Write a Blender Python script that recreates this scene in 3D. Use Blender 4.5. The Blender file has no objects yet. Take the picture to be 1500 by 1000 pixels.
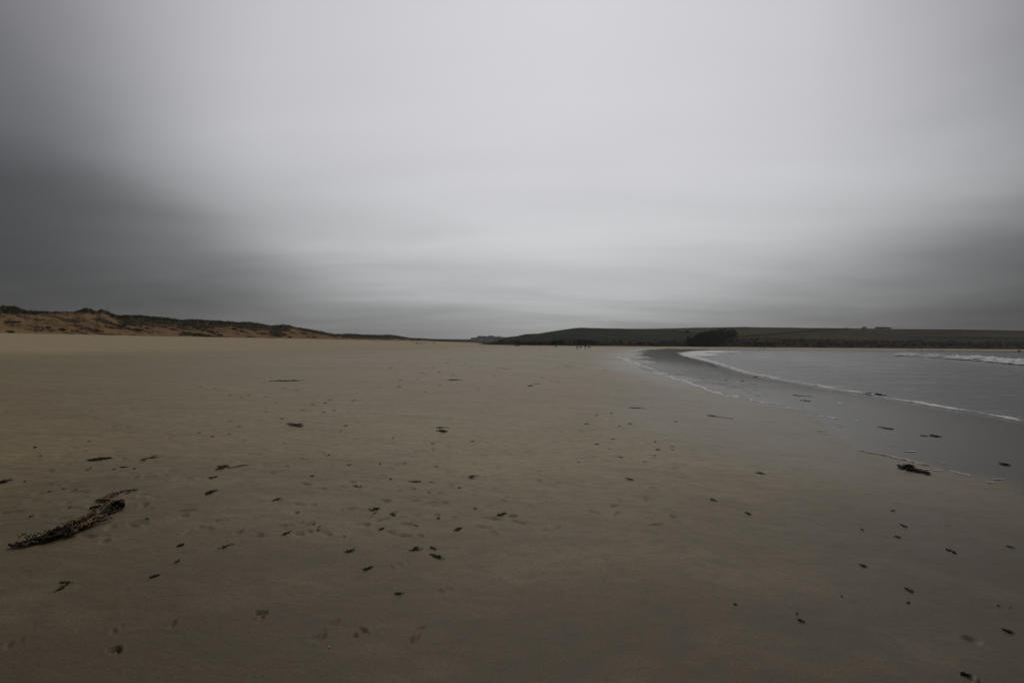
import bpy, bmesh, math, random
import numpy as np
from mathutils import Matrix, Vector

S = bpy.context.scene
COL = S.collection
R = math.radians

# ------------------------------------------------------------------ camera
EYE = 2.45                      # metres above the water
FPX = 708.3                     # focal length in pixels of a 1500 px wide picture (17 mm on 36 mm)
cam_d = bpy.data.cameras.new('camera')
cam_d.lens = 17.0; cam_d.sensor_width = 36.0; cam_d.clip_start = 0.05; cam_d.clip_end = 20000
cam = bpy.data.objects.new('camera', cam_d); COL.objects.link(cam); S.camera = cam
pit, rol = math.atan(3.5 / FPX), R(0.5)
Fv = Vector((0, math.cos(pit), math.sin(pit))); U0 = Vector((0, -math.sin(pit), math.cos(pit))); X0 = Vector((1, 0, 0))
Rv = math.cos(rol) * X0 + math.sin(rol) * U0; Uv = -math.sin(rol) * X0 + math.cos(rol) * U0
m = Matrix.Identity(4)
for i in range(3):
    m[i][0] = Rv[i]; m[i][1] = Uv[i]; m[i][2] = -Fv[i]
m.translation = (0, 0, EYE)
cam.matrix_world = m

# ------------------------------------------------------------------ world: overcast sky
SUN_EL, SUN_AZ = R(52), R(8)    # azimuth measured from +Y (view) towards +X
w = bpy.data.worlds.new('World'); S.world = w; w.use_nodes = True
nt = w.node_tree; nt.nodes.clear()

def N(tree, t, **kw):
    n = tree.nodes.new(t)
    for k, v in kw.items(): setattr(n, k, v)
    return n

def link(tree, a, b): tree.links.new(a, b)

def setin(tree, sock, v):
    if isinstance(v, bpy.types.NodeSocket): tree.links.new(v, sock)
    else: sock.default_value = v

def MATH(tree, op, a, b=None, c=None, clamp=False):
    n = N(tree, 'ShaderNodeMath', operation=op); n.use_clamp = clamp
    setin(tree, n.inputs[0], a)
    if b is not None: setin(tree, n.inputs[1], b)
    if c is not None: setin(tree, n.inputs[2], c)
    return n.outputs[0]

def RAMP(tree, fac, stops, interp='LINEAR'):
    n = N(tree, 'ShaderNodeValToRGB'); r = n.color_ramp; r.interpolation = interp
    while len(r.elements) < len(stops): r.elements.new(0.5)
    for e, (p, c) in zip(r.elements, stops):
        e.position = p
        e.color = (c, c, c, 1) if not isinstance(c, tuple) else (*c, 1)
    setin(tree, n.inputs[0], fac)
    return n.outputs[0]

def MIXC(tree, fac, a, b, mode='MIX'):
    n = N(tree, 'ShaderNodeMix', data_type='RGBA', blend_type=mode)
    setin(tree, n.inputs[0], fac)
    setin(tree, n.inputs[6], a if isinstance(a, bpy.types.NodeSocket) else (*a, 1))
    setin(tree, n.inputs[7], b if isinstance(b, bpy.types.NodeSocket) else (*b, 1))
    return n.outputs[2]

def NOISE(tree, vec, scale, detail=3, rough=0.5, dim='3D', dist=0.0):
    n = N(tree, 'ShaderNodeTexNoise', noise_dimensions=dim)
    if vec is not None: tree.links.new(vec, n.inputs['Vector'])
    n.inputs['Scale'].default_value = scale; n.inputs['Detail'].default_value = detail
    n.inputs['Roughness'].default_value = rough; n.inputs['Distortion'].default_value = dist
    return n.outputs[0]

def MAPV(tree, vec, scale=(1, 1, 1), rot=(0, 0, 0), loc=(0, 0, 0)):
    n = N(tree, 'ShaderNodeMapping')
    tree.links.new(vec, n.inputs[0])
    n.inputs['Location'].default_value = loc; n.inputs['Rotation'].default_value = rot; n.inputs['Scale'].default_value = scale
    return n.outputs[0]

tc = N(nt, 'ShaderNodeTexCoord')
nrm = N(nt, 'ShaderNodeVectorMath', operation='NORMALIZE'); link(nt, tc.outputs['Generated'], nrm.inputs[0])
sep = N(nt, 'ShaderNodeSeparateXYZ'); link(nt, nrm.outputs[0], sep.inputs[0])
dx, dy, dz = sep.outputs
ax = Vector((math.sin(R(3.5)) * math.cos(R(22)), math.cos(R(3.5)) * math.cos(R(22)), math.sin(R(22))))
dot = N(nt, 'ShaderNodeVectorMath', operation='DOT_PRODUCT'); link(nt, nrm.outputs[0], dot.inputs[0]); dot.inputs[1].default_value = ax
ang = MATH(nt, 'DIVIDE', MATH(nt, 'ARCCOSINE', dot.outputs['Value']), math.pi)
zc = MATH(nt, 'MAXIMUM', dz, 0.0)
den = MATH(nt, 'ADD', zc, 0.10)
cx = N(nt, 'ShaderNodeCombineXYZ')
link(nt, MATH(nt, 'DIVIDE', dx, den), cx.inputs[0]); link(nt, MATH(nt, 'DIVIDE', dy, den), cx.inputs[1])
c1 = NOISE(nt, MAPV(nt, cx.outputs[0], (0.42, 0.36, 1), (0, 0, 0.25), (3.1, 1.7, 0)), 1.0, 4, 0.5)
c2 = NOISE(nt, MAPV(nt, cx.outputs[0], (0.16, 0.42, 1), (0, 0, -0.16), (0.4, 7.7, 0)), 1.0, 4, 0.5, dist=0.4)
warp = MATH(nt, 'ADD', ang, MATH(nt, 'MULTIPLY', MATH(nt, 'SUBTRACT', c1, 0.5), 0.12))
A = RAMP(nt, warp, [(0, 1.0), (0.08, 0.98), (0.15, 0.90), (0.19, 0.73), (0.235, 0.38), (0.28, 0.215), (0.35, 0.15), (1.0, 0.14)], 'B_SPLINE')
# the lower, thicker cloud bank stands higher to the sides than straight ahead
off = MATH(nt, 'SUBTRACT', dx, 0.06)
off = MATH(nt, 'MULTIPLY', off, RAMP(nt, MATH(nt, 'MULTIPLY_ADD', dx, 0.5, 0.5), [(0.40, 0.97), (0.70, 0.74)], 'EASE'))
zarg = MATH(nt, 'SUBTRACT', zc, MATH(nt, 'MULTIPLY', MATH(nt, 'MINIMUM', MATH(nt, 'MULTIPLY', off, off), 0.5), 0.45))
zarg = MATH(nt, 'ADD', MATH(nt, 'ADD', zarg, 0.25), MATH(nt, 'MULTIPLY', MATH(nt, 'SUBTRACT', c2, 0.5), 0.16))
B = RAMP(nt, zarg, [(0.0, 0.40), (0.19, 0.41), (0.25, 0.45), (0.29, 0.56), (0.335, 0.76), (0.40, 0.90), (0.50, 1.0), (1.0, 0.93)], 'B_SPLINE')
Lx = RAMP(nt, MATH(nt, 'MULTIPLY_ADD', dx, 0.5, 0.5), [(0.0, 0.92), (0.12, 0.92), (0.45, 1.0), (0.62, 1.0), (0.84, 1.07), (1.0, 1.07)], 'B_SPLINE')
c3 = NOISE(nt, MAPV(nt, cx.outputs[0], (0.34, 0.95, 1), (0, 0, 0.22), (5.4, 2.7, 0)), 1.0, 5, 0.55, dist=0.6)
low = RAMP(nt, zc, [(0.0, 0.42), (0.10, 0.55), (0.22, 0.42), (0.40, 0.16), (0.7, 0.10)], 'EASE')
streak = MATH(nt, 'MULTIPLY_ADD', MATH(nt, 'SUBTRACT', c2, 0.5), 0.30, 1.0)
streak = MATH(nt, 'MULTIPLY', streak, MATH(nt, 'MULTIPLY_ADD', MATH(nt, 'SUBTRACT', c3, 0.5), low, 1.0))
blot = MATH(nt, 'MULTIPLY_ADD', MATH(nt, 'SUBTRACT', c1, 0.5), 0.22, 1.0)
lum = MATH(nt, 'MULTIPLY', MATH(nt, 'MULTIPLY', A, B), MATH(nt, 'MULTIPLY', Lx, MATH(nt, 'MULTIPLY', streak, blot)))
lum = MATH(nt, 'MULTIPLY', lum, 6.5)
tint = RAMP(nt, zc, [(0.0, (0.985, 0.998, 1.005)), (0.12, (0.985, 0.995, 1.012)), (0.45, (0.985, 0.98, 1.03)), (1.0, (0.985, 0.98, 1.03))])
cloud = N(nt, 'ShaderNodeVectorMath', operation='SCALE'); link(nt, tint, cloud.inputs[0]); link(nt, lum, cloud.inputs['Scale'])
sky = N(nt, 'ShaderNodeTexSky', sky_type='NISHITA', sun_disc=False)
sky.sun_elevation = SUN_EL; sky.sun_rotation = SUN_AZ; sky.dust_density = 3.0
mixsky = MIXC(nt, 0.97, sky.outputs[0], cloud.outputs[0])
bg = N(nt, 'ShaderNodeBackground'); bg.inputs['Strength'].default_value = 0.10
link(nt, mixsky, bg.inputs[0])
wo = N(nt, 'ShaderNodeOutputWorld'); link(nt, bg.outputs[0], wo.inputs[0])

sun_d = bpy.data.lights.new('sun', 'SUN'); sun_d.energy = 0.5; sun_d.angle = R(50); sun_d.color = (1.0, 0.96, 0.90)
sun = bpy.data.objects.new('sun', sun_d); COL.objects.link(sun)
sv = Vector((math.sin(SUN_AZ) * math.cos(SUN_EL), math.cos(SUN_AZ) * math.cos(SUN_EL), math.sin(SUN_EL)))
sun.rotation_euler = (-sv).to_track_quat('-Z', 'Y').to_euler(); sun.location = sv * 300

S.view_settings.view_transform = 'Standard'; S.view_settings.look = 'None'
S.view_settings.exposure = 0.0; S.view_settings.gamma = 1.0; S.view_settings.use_curve_mapping = False
S.render.engine = 'CYCLES'
S.cycles.max_bounces = 6; S.cycles.diffuse_bounces = 3; S.cycles.glossy_bounces = 3; S.cycles.volume_bounces = 0
S.cycles.use_denoising = True

# ------------------------------------------------------------------ helpers
rng = np.random.default_rng(7)
random.seed(7)

def _hash(ix, iy, seed):
    h = (ix.astype(np.int64) * 374761393 + iy.astype(np.int64) * 668265263 + seed * 974634541) & 0xFFFFFFFF
    h = ((h ^ (h >> 13)) * 1274126177) & 0xFFFFFFFF
    h = (h ^ (h >> 16)) & 0xFFFFFF
    return h / float(0xFFFFFF)

def vnoise(x, y, seed=0):
    x = np.asarray(x, float); y = np.asarray(y, float)
    ix = np.floor(x); iy = np.floor(y); fx = x - ix; fy = y - iy
    fx = fx * fx * (3 - 2 * fx); fy = fy * fy * (3 - 2 * fy)
    a = _hash(ix, iy, seed); b = _hash(ix + 1, iy, seed); c = _hash(ix, iy + 1, seed); d = _hash(ix + 1, iy + 1, seed)
    return (a * (1 - fx) + b * fx) * (1 - fy) + (c * (1 - fx) + d * fx) * fy

def fbm(x, y, seed=0, oct=4):
    t = 0; a = 0.5
    for o in range(oct):
        t = t + a * vnoise(x * 2 ** o, y * 2 ** o, seed + o * 17); a *= 0.5
    return t / (1 - 0.5 ** oct)

def sstep(a, b, x):
    t = np.clip((x - a) / (b - a), 0, 1)
    return t * t * (3 - 2 * t)

def poly_dist(P, x, y):
    """signed distance to a polyline; positive on the left of its direction"""
    P = np.asarray(P, float); best = np.full(np.shape(x), 1e18); sg = np.ones(np.shape(x))
    for i in range(len(P) - 1):
        ax_, ay_ = P[i]; bx_, by_ = P[i + 1]; ex, ey = bx_ - ax_, by_ - ay_
        t = np.clip(((x - ax_) * ex + (y - ay_) * ey) / (ex * ex + ey * ey), 0, 1)
        qx, qy = x - (ax_ + t * ex), y - (ay_ + t * ey)
        d = qx * qx + qy * qy; k = d < best
        best = np.where(k, d, best); sg = np.where(k, np.sign(ex * (y - ay_) - ey * (x - ax_)), sg)
    return np.sqrt(best) * np.where(sg == 0, 1, sg)

def catmull(P, n=10):
    P = np.asarray(P, float); out = []
    for i in range(len(P) - 1):
        p0 = P[max(i - 1, 0)]; p1 = P[i]; p2 = P[i + 1]; p3 = P[min(i + 2, len(P) - 1)]
        for k in range(n):
            t = k / n
            out.append(0.5 * (2 * p1 + (p2 - p0) * t + (2 * p0 - 5 * p1 + 4 * p2 - p3) * t * t + (3 * p1 - p0 - 3 * p2 + p3) * t ** 3))
    out.append(P[-1]); return np.array(out)

def tag(o, label=None, cat=None, group=None, kind=None):
    if label: o['label'] = label
    if cat: o['category'] = cat
    if group: o['group'] = group
    if kind: o['kind'] = kind
    return o

def mesh_np(name, V, F, mats, parent=None, smooth=True, attrs=None, matidx=None, me_name=None):
    V = np.asarray(V, np.float32); F = np.asarray(F, np.int32); k = F.shape[1]
    me = bpy.data.meshes.new(me_name or name)
    me.vertices.add(len(V)); me.vertices.foreach_set('co', V.ravel())
    me.loops.add(F.size); me.loops.foreach_set('vertex_index', F.ravel())
    me.polygons.add(len(F)); me.polygons.foreach_set('loop_start', np.arange(0, F.size, k, dtype=np.int32))
    if matidx is not None: me.polygons.foreach_set('material_index', np.asarray(matidx, np.int32))
    me.polygons.foreach_set('use_smooth', np.full(len(F), smooth))
    for n, a in (attrs or {}).items():
        a = np.asarray(a, np.float32)
        if a.ndim == 1:
            at = me.attributes.new(n, 'FLOAT', 'POINT'); at.data.foreach_set('value', a)
        else:
            at = me.attributes.new(n, 'FLOAT_COLOR', 'POINT'); at.data.foreach_set('color', np.hstack([a, np.ones((len(a), 1), np.float32)]).ravel())
    me.update(); me.validate()
    for mt in (mats if isinstance(mats, (list, tuple)) else [mats]): me.materials.append(mt)
    o = bpy.data.objects.new(name, me); COL.objects.link(o)
    if parent: o.parent = parent
    return o

def grid_faces(nr, nc, wrap=False):
    i = np.arange(nr - 1)[:, None]; j = np.arange(nc if wrap else nc - 1)[None, :]; j2 = (j + 1) % nc
    return np.stack([(i * nc + j), (i * nc + j2), ((i + 1) * nc + j2), ((i + 1) * nc + j)], -1).reshape(-1, 4)

def empty(name, loc, rz=0.0):
    o = bpy.data.objects.new(name, None); COL.objects.link(o); o.location = loc; o.rotation_euler = (0, 0, rz); o.empty_display_size = 0.2
    return o

# ------------------------------------------------------------------ materials
def newmat(name):
    mt = bpy.data.materials.new(name); mt.use_nodes = True; t = mt.node_tree
    p = t.nodes['Principled BSDF']
    return mt, t, p

def attr(t, n, out=2):
    a = N(t, 'ShaderNodeAttribute', attribute_name=n); return a.outputs[out]

def bump(t, h, strength, dist, normal=None):
    b = N(t, 'ShaderNodeBump'); b.inputs['Strength'].default_value = strength; b.inputs['Distance'].default_value = dist
    t.links.new(h, b.inputs['Height'])
    if normal: t.links.new(normal, b.inputs['Normal'])
    return b.outputs[0]

def objco(t): return N(t, 'ShaderNodeTexCoord').outputs['Object']

# damp sand of the beach
M_SAND, t, p = newmat('beach_sand')
oc = objco(t)
big = NOISE(t, MAPV(t, oc, (0.10, 0.16, 1)), 1.0, 4, 0.55)
mid = NOISE(t, MAPV(t, oc, (0.9, 1.6, 1), (0, 0, 0.3)), 1.0, 5, 0.6)
grain = NOISE(t, oc, 95.0, 4, 0.75)
fleck = NOISE(t, oc, 38.0, 3, 0.6)
damp = MIXC(t, RAMP(t, big, [(0.3, 0.0), (0.7, 1.0)]), (0.385, 0.290, 0.130), (0.470, 0.360, 0.168))
damp = MIXC(t, MATH(t, 'MULTIPLY', RAMP(t, mid, [(0.35, 1.0), (0.62, 0.0)]), 0.30), damp, (0.235, 0.180, 0.080))
damp = MIXC(t, attr(t, 'near_falloff'), damp, (0.150, 0.108, 0.050))  # sand near the camera painted darker to stand for light falloff
dry = MIXC(t, mid, (0.68, 0.53, 0.31), (0.76, 0.60, 0.37))
dfac = MATH(t, 'ADD', attr(t, 'dry'), MATH(t, 'MULTIPLY', MATH(t, 'SUBTRACT', mid, 0.5), 0.8), clamp=True)
c = MIXC(t, dfac, damp, dry)
wfac = MATH(t, 'ADD', attr(t, 'wet'), MATH(t, 'MULTIPLY', MATH(t, 'SUBTRACT', mid, 0.5), 0.35), clamp=True)
c = MIXC(t, wfac, c, (0.105, 0.084, 0.058))
c = MIXC(t, MATH(t, 'MULTIPLY', RAMP(t, grain, [(0.38, 1.0), (0.62, 0.0)]), 0.60), c, (0.06, 0.046, 0.03))
sm = NOISE(t, MAPV(t, oc, (5.0, 9.0, 1), (0, 0, 0.5)), 1.0, 5, 0.65)
c = MIXC(t, MATH(t, 'MULTIPLY', RAMP(t, sm, [(0.36, 1.0), (0.55, 0.0)]), 0.40), c, (0.085, 0.068, 0.042))
drag = NOISE(t, MAPV(t, oc, (0.35, 3.2, 1), (0, 0, 0.35)), 1.0, 5, 0.6)
c = MIXC(t, MATH(t, 'MULTIPLY', RAMP(t, drag, [(0.36, 1.0), (0.50, 0.0)]), 0.20), c, (0.12, 0.092, 0.052))
c = MIXC(t, MATH(t, 'MULTIPLY', RAMP(t, fleck, [(0.60, 0.0), (0.70, 1.0)]), 0.50), c, (0.07, 0.055, 0.04))
t.links.new(c, p.inputs['Base Color'])
rg = MIXC(t, wfac, MIXC(t, dfac, (0.56, 0.56, 0.56), (0.9, 0.9, 0.9)), (0.085, 0.085, 0.085))
t.links.new(rg, p.inputs['Roughness']); p.inputs['IOR'].default_value = 1.33
rip = NOISE(t, MAPV(t, oc, (2.2, 5.5, 1), (0, 0, 0.22)), 1.0, 4, 0.55)
h1 = MATH(t, 'MULTIPLY', MATH(t, 'ADD', MATH(t, 'MULTIPLY', rip, 0.6), MATH(t, 'MULTIPLY', fleck, 0.14)), MATH(t, 'SUBTRACT', 1.0, MATH(t, 'MULTIPLY', wfac, 0.93)))
nb = bump(t, h1, 0.55, 0.03)
h2 = MATH(t, 'MULTIPLY', grain, MATH(t, 'SUBTRACT', 1.0, MATH(t, 'MULTIPLY', wfac, 0.97)))
nb = bump(t, h2, 0.35, 0.004, nb)
t.links.new(nb, p.inputs['Normal'])

# sea water
M_SEA, t, p = newmat('sea_water')
oc = objco(t)
p.inputs['IOR'].default_value = 1.33; p.inputs['Roughness'].default_value = 0.14
w1 = NOISE(t, MAPV(t, oc, (0.8, 1.6, 1), (0, 0, -0.5)), 1.0, 5, 0.6)
w2 = NOISE(t, MAPV(t, oc, (0.10, 0.3, 1), (0, 0, -0.45)), 1.0, 4, 0.55)
st = NOISE(t, MAPV(t, oc, (0.22, 1.3, 1), (0, 0, -0.35)), 1.0, 6, 0.7)
foamf = MATH(t, 'MULTIPLY', RAMP(t, st, [(0.55, 0.0), (0.70, 1.0)]), RAMP(t, w2, [(0.40, 0.05), (0.62, 0.60)]))
wc = MIXC(t, w2, (0.058, 0.056, 0.048), (0.088, 0.084, 0.072))
t.links.new(MIXC(t, foamf, wc, (0.55, 0.55, 0.54)), p.inputs['Base Color'])
t.links.new(MIXC(t, foamf, (0.14, 0.14, 0.14), (0.8, 0.8, 0.8)), p.inputs['Roughness'])
nb = bump(t, MATH(t, 'ADD', w1, MATH(t, 'MULTIPLY', st, 0.5)), 0.9, 0.06)
t.links.new(nb, p.inputs['Normal'])

# foam
def foam_mat(name, ca, cb):
    mt, t, p = newmat(name); oc = objco(t)
    n = NOISE(t, oc, 9.0, 4, 0.65)
    t.links.new(MIXC(t, n, ca, cb), p.inputs['Base Color']); p.inputs['Roughness'].default_value = 0.7
    t.links.new(bump(t, NOISE(t, oc, 25, 3, 0.7), 0.6, 0.02), p.inputs['Normal'])
    return mt
M_FOAM = foam_mat('white_foam', (0.72, 0.72, 0.72), (0.90, 0.90, 0.90))
M_FOAMY = foam_mat('yellowed_foam', (0.42, 0.38, 0.27), (0.58, 0.53, 0.40))

# dunes: bare sand and marram
M_DUNE, t, p = newmat('dune_ground'); oc = objco(t)
n1 = NOISE(t, MAPV(t, oc, (0.16, 0.16, 0.5)), 1.0, 6, 0.65); n2 = NOISE(t, oc, 0.9, 5, 0.65)
sandc = MIXC(t, n1, (0.17, 0.098, 0.044), (0.36, 0.225, 0.105))
grassc = MIXC(t, n2, (0.046, 0.038, 0.014), (0.092, 0.076, 0.030))
deadc = MIXC(t, n2, (0.085, 0.048, 0.025), (0.14, 0.085, 0.045))
v = MATH(t, 'ADD', attr(t, 'veg'), MATH(t, 'MULTIPLY', MATH(t, 'SUBTRACT', n2, 0.5), 0.7))
c = MIXC(t, RAMP(t, v, [(0.32, 0.0), (0.46, 1.0)]), sandc, deadc)
c = MIXC(t, RAMP(t, v, [(0.52, 0.0), (0.72, 1.0)]), c, grassc)
t.links.new(c, p.inputs['Base Color']); p.inputs['Roughness'].default_value = 0.95; p.inputs['Specular IOR Level'].default_value = 0.1
t.links.new(bump(t, n2, 0.8, 0.5), p.inputs['Normal'])

# hills: fields, heath, cliff (per-vertex field colour)
M_HILL, t, p = newmat('hill_ground'); oc = objco(t)
n1 = NOISE(t, MAPV(t, oc, (0.03, 0.03, 0.1)), 1.0, 5, 0.6); n2 = NOISE(t, oc, 0.25, 5, 0.7)
fc = attr(t, 'field', 0)
k = MATH(t, 'MULTIPLY_ADD', n1, 0.7, 0.65); k = MATH(t, 'MULTIPLY', k, MATH(t, 'MULTIPLY_ADD', n2, 0.9, 0.55))
sc = N(t, 'ShaderNodeVectorMath', operation='SCALE'); t.links.new(fc, sc.inputs[0]); t.links.new(k, sc.inputs['Scale'])
t.links.new(sc.outputs[0], p.inputs['Base Color']); p.inputs['Roughness'].default_value = 1.0; p.inputs['Specular IOR Level'].default_value = 0.05
t.links.new(bump(t, n2, 0.7, 1.5), p.inputs['Normal'])

def leaf_mat(name, ca, cb, sc_=0.6):
    mt, t, p = newmat(name); oc = objco(t)
    t.links.new(MIXC(t, NOISE(t, oc, sc_, 4, 0.7), ca, cb), p.inputs['Base Color'])
    p.inputs['Roughness'].default_value = 0.95; p.inputs['Specular IOR Level'].default_value = 0.04
    return mt
M_MARRAM = leaf_mat('marram_blades', (0.044, 0.037, 0.014), (0.104, 0.080, 0.032), 0.25)
M_WOOD = leaf_mat('dark_leaves', (0.040, 0.045, 0.032), (0.125, 0.122, 0.082), 0.30)
M_SCRUB = leaf_mat('scrub_leaves', (0.036, 0.035, 0.024), (0.105, 0.088, 0.056), 0.2)
M_BARK = leaf_mat('bark', (0.04, 0.033, 0.026), (0.08, 0.065, 0.05), 3)

def plain(name, col, rough=0.7, nscale=3.0, var=0.25, spec=0.4):
    mt, t, p = newmat(name); oc = objco(t)
    a = tuple(x * (1 - var) for x in col); b = tuple(x * (1 + var) for x in col)
    t.links.new(MIXC(t, NOISE(t, oc, nscale, 4, 0.6), a, b), p.inputs['Base Color'])
    p.inputs['Roughness'].default_value = rough; p.inputs['Specular IOR Level'].default_value = spec
    return mt
M_KELP = plain('kelp_dark', (0.036, 0.026, 0.016), 0.7, 30, 0.6, 0.2)
M_OLIVE = plain('weed_olive', (0.075, 0.056, 0.030), 0.8, 30, 0.5, 0.15)
M_DULL = plain('weed_dull_brown', (0.080, 0.060, 0.038), 0.85, 30, 0.5, 0.12)
M_RUST = plain('weed_rust', (0.105, 0.048, 0.020), 0.55, 30, 0.5)
M_OCHRE = plain('weed_ochre', (0.20, 0.115, 0.035), 0.55, 30, 0.45)
M_SHELL = plain('shell_white', (0.6, 0.57, 0.5), 0.5, 60, 0.2)

# ------------------------------------------------------------------ beach shape
WL = np.array([(11, -400), (13, -120), (14.5, -30), (16, 0), (17.5, 16.5), (18.6, 24.6), (19.2, 30), (21.7, 43.8), (28.9, 68), (42.7, 116), (57, 158), (74, 202),
               (95, 243), (122, 283), (160, 310), (252, 328), (370, 350), (650, 378), (1500, 500), (5000, 900)], float)
WLs = catmull(WL, 6)
DL = np.array([(-175, -600), (-170, 0), (-165, 110), (-159, 150), (-158, 205), (-131, 265), (-110, 360), (-97, 430), (-90, 600), (-72, 820)], float)
_st = np.arange(-100, 3001, 0.5)
_z1 = np.interp(_st, [-100, -40, -5, 0, 8, 17, 40, 100, 200, 3000], [-2.5, -1.0, -0.22, -0.01, 0.27, 0.80, 1.13, 1.40, 1.50, 1.6])
_z1 = np.convolve(np.pad(_z1, 8, 'edge'), np.ones(17) / 17, 'valid')
# shallow marks in the sand: (x, y, half length, half width, angle, depth)
DENTS = []

def shore(x, y):
    return poly_dist(WLs, x, y)

def terrain(x, y, s=None, dents=True):
    x = np.asarray(x, float); y = np.asarray(y, float)
    if s is None: s = shore(x, y)
    z = np.interp(s, _st, _z1)
    tt = poly_dist(DL, x, y)               # negative on the beach side of the dune line (right of it)
    wd = np.interp(y, [0, 150, 330, 600], [130, 120, 42, 40])
    z = z + 2.9 * sstep(-wd, 0, tt) * sstep(30, 75, s)
    z = z + (fbm(x * 0.13, y * 0.13, 3, 3) - 0.5) * 0.10 * sstep(5, 25, s) + (fbm(x * 0.7, y * 0.9, 5, 2) - 0.5) * 0.018 * sstep(6, 14, s)
    return z

def hy(px): return 503.5 + (px - 750) * 0.00873
def wpt(px, depth, py): return np.array([(px - 750) / FPX * depth, depth, EYE + (hy(px) - py) / FPX * depth])
_dep = np.geomspace(1.2, 1500, 900)
def gpt(px, py):
    """where the sight line through a photo pixel meets the beach"""
    xs = (px - 750) / FPX * _dep; zs = EYE + (hy(px) - py) / FPX * _dep
    g = zs - np.maximum(terrain(xs, _dep), 0.0)
    k = np.argmax(g < 0)
    if g[k] >= 0: k = len(_dep) - 1
    f = g[k - 1] / (g[k - 1] - g[k] + 1e-9); d = _dep[k - 1] + f * (_dep[k] - _dep[k - 1])
    x = (px - 750) / FPX * d
    return np.array([x, d, float(np.maximum(terrain(x, d), 0.0))])

# footprints and paw marks: two walkers' trails, a dog's trail and scattered scuffs
def trail(p0, p1, step, wid, ln, wd_, dep):
    a = gpt(*p0)[:2]; b = gpt(*p1)[:2]; L = np.linalg.norm(b - a); u = (b - a) / L; nrm_ = np.array([-u[1], u[0]])
    for k in range(int(L / step)):
        q = a + u * (k * step + random.uniform(-.1, .1)) + nrm_ * (wid * (1 if k % 2 else -1) + random.uniform(-.05, .05) + 0.5 * math.sin(k * .35))
        DENTS.append((q[0], q[1], ln * random.uniform(.8, 1.1), wd_ * random.uniform(.8, 1.1), math.atan2(u[1], u[0]) + random.uniform(-.25, .25), dep * .85 * random.uniform(.4, 1.1)))
trail((640, 690), (720, 560), 0.62, 0.10, 0.14, 0.05, 0.016)
trail((690, 720), (1010, 570), 0.55, 0.11, 0.13, 0.05, 0.015)
trail((250, 700), (640, 560), 0.60, 0.12, 0.13, 0.05, 0.014)
trail((900, 640), (760, 525), 0.65, 0.10, 0.14, 0.055, 0.014)
trail((800, 760), (960, 580), 0.33, 0.07, 0.045, 0.04, 0.016)
trail((560, 700), (860, 640), 0.36, 0.08, 0.05, 0.04, 0.012)
trail((0, 690), (460, 560), 0.60, 0.12, 0.13, 0.05, 0.014)
for (a, b, L_, W_, d_) in [((163, 958), (184, 945), 0, 0.05, 0.03), ((374, 901), (397, 895), 0, 0.045, 0.03), ((524, 930), (540, 920), 0, .05, .025), ((660, 760), (690, 750), 0, .05, .014),
                           ((604, 945), (628, 915), 0, .035, .012), ((460, 940), (505, 905), 0, .04, .010), ((240, 918), (272, 906), 0, .03, .012), ((150, 795), (178, 783), 0, .05, .014),
                           ((300, 765), (335, 760), 0, .05, .012), ((580, 828), (596, 822), 0, .09, .008), ((800, 778), (830, 770), 0, .05, .012), ((635, 875), (660, 862), 0, .06, .010),
                           ((175, 735), (200, 728), 0, .05, .015), ((1375, 765), (1402, 772), 0, .05, .010), ((1400, 930), (1470, 945), 0, .06, .008), ((760, 710), (776, 714), 0, .04, .015),
                           ((803, 712), (826, 706), 0, .035, .014), ((1422, 990), (1445, 998), 0, .05, .02), ((15, 945), (36, 940), 0, .05, .015), ((165, 925), (186, 918), 0, .04, .012)]:
    d_ *= .6; A_ = gpt(*a); B_ = gpt(*b); mid_ = (A_ + B_) / 2; dv = B_ - A_
    hl_ = max(np.hypot(dv[0], dv[1]) / 2, .04); th_ = math.atan2(dv[1], dv[0])
    for _k in range(4):
        q_ = random.uniform(-.8, .8)
        DENTS.append((mid_[0] + math.cos(th_) * hl_ * q_ + random.uniform(-.5, .5) * W_, mid_[1] + math.sin(th_) * hl_ * q_ + random.uniform(-.5, .5) * W_, hl_ * random.uniform(.25, .5), W_ * random.uniform(.4, .7), th_ + random.uniform(-.5, .5), d_ * random.uniform(.6, 1.2)))
for k in range(700):
    px = random.uniform(0, 1020); py = 535 + 250 * random.random() ** 1.6
    if random.random() > (0.25 + 0.75 * float(vnoise(px * .006, py * .012, 9) > .42)): continue
    q = gpt(px, py)
    if shore(q[0:1], q[1:2])[0] < 10: continue
    pw = random.random() < .45
    DENTS.append((q[0], q[1], random.uniform(.04, .06) if pw else random.uniform(.06, .12), random.uniform(.025, .04), random.uniform(-.9, .9) + (0 if random.random() < .5 else 1.2), random.uniform(.006, .017)))

def dent_height(x, y):
    h = np.zeros_like(x)
    near = np.where((np.hypot(x, y) < 60))[0]
    order = near[np.argsort(y[near])]; ys = y[order]
    for (cx_, cy_, a, b, th, d) in DENTS:
        i0, i1 = np.searchsorted(ys, [cy_ - 3 * a - .1, cy_ + 3 * a + .1])
        id_ = order[i0:i1]
        if len(id_) == 0: continue
        u = (x[id_] - cx_); k = np.abs(u) < 3 * a + .1
        id_ = id_[k]; u = u[k]; v_ = y[id_] - cy_
        p_ = (u * math.cos(th) + v_ * math.sin(th)) / a; q_ = (-u * math.sin(th) + v_ * math.cos(th)) / b
        rr = np.sqrt(p_ * p_ + q_ * q_)
        h[id_] += -d * (1 - sstep(0.55, 1.05, rr)) + d * 0.15 * np.exp(-((rr - 1.35) / 0.3) ** 2)
    return h

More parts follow.
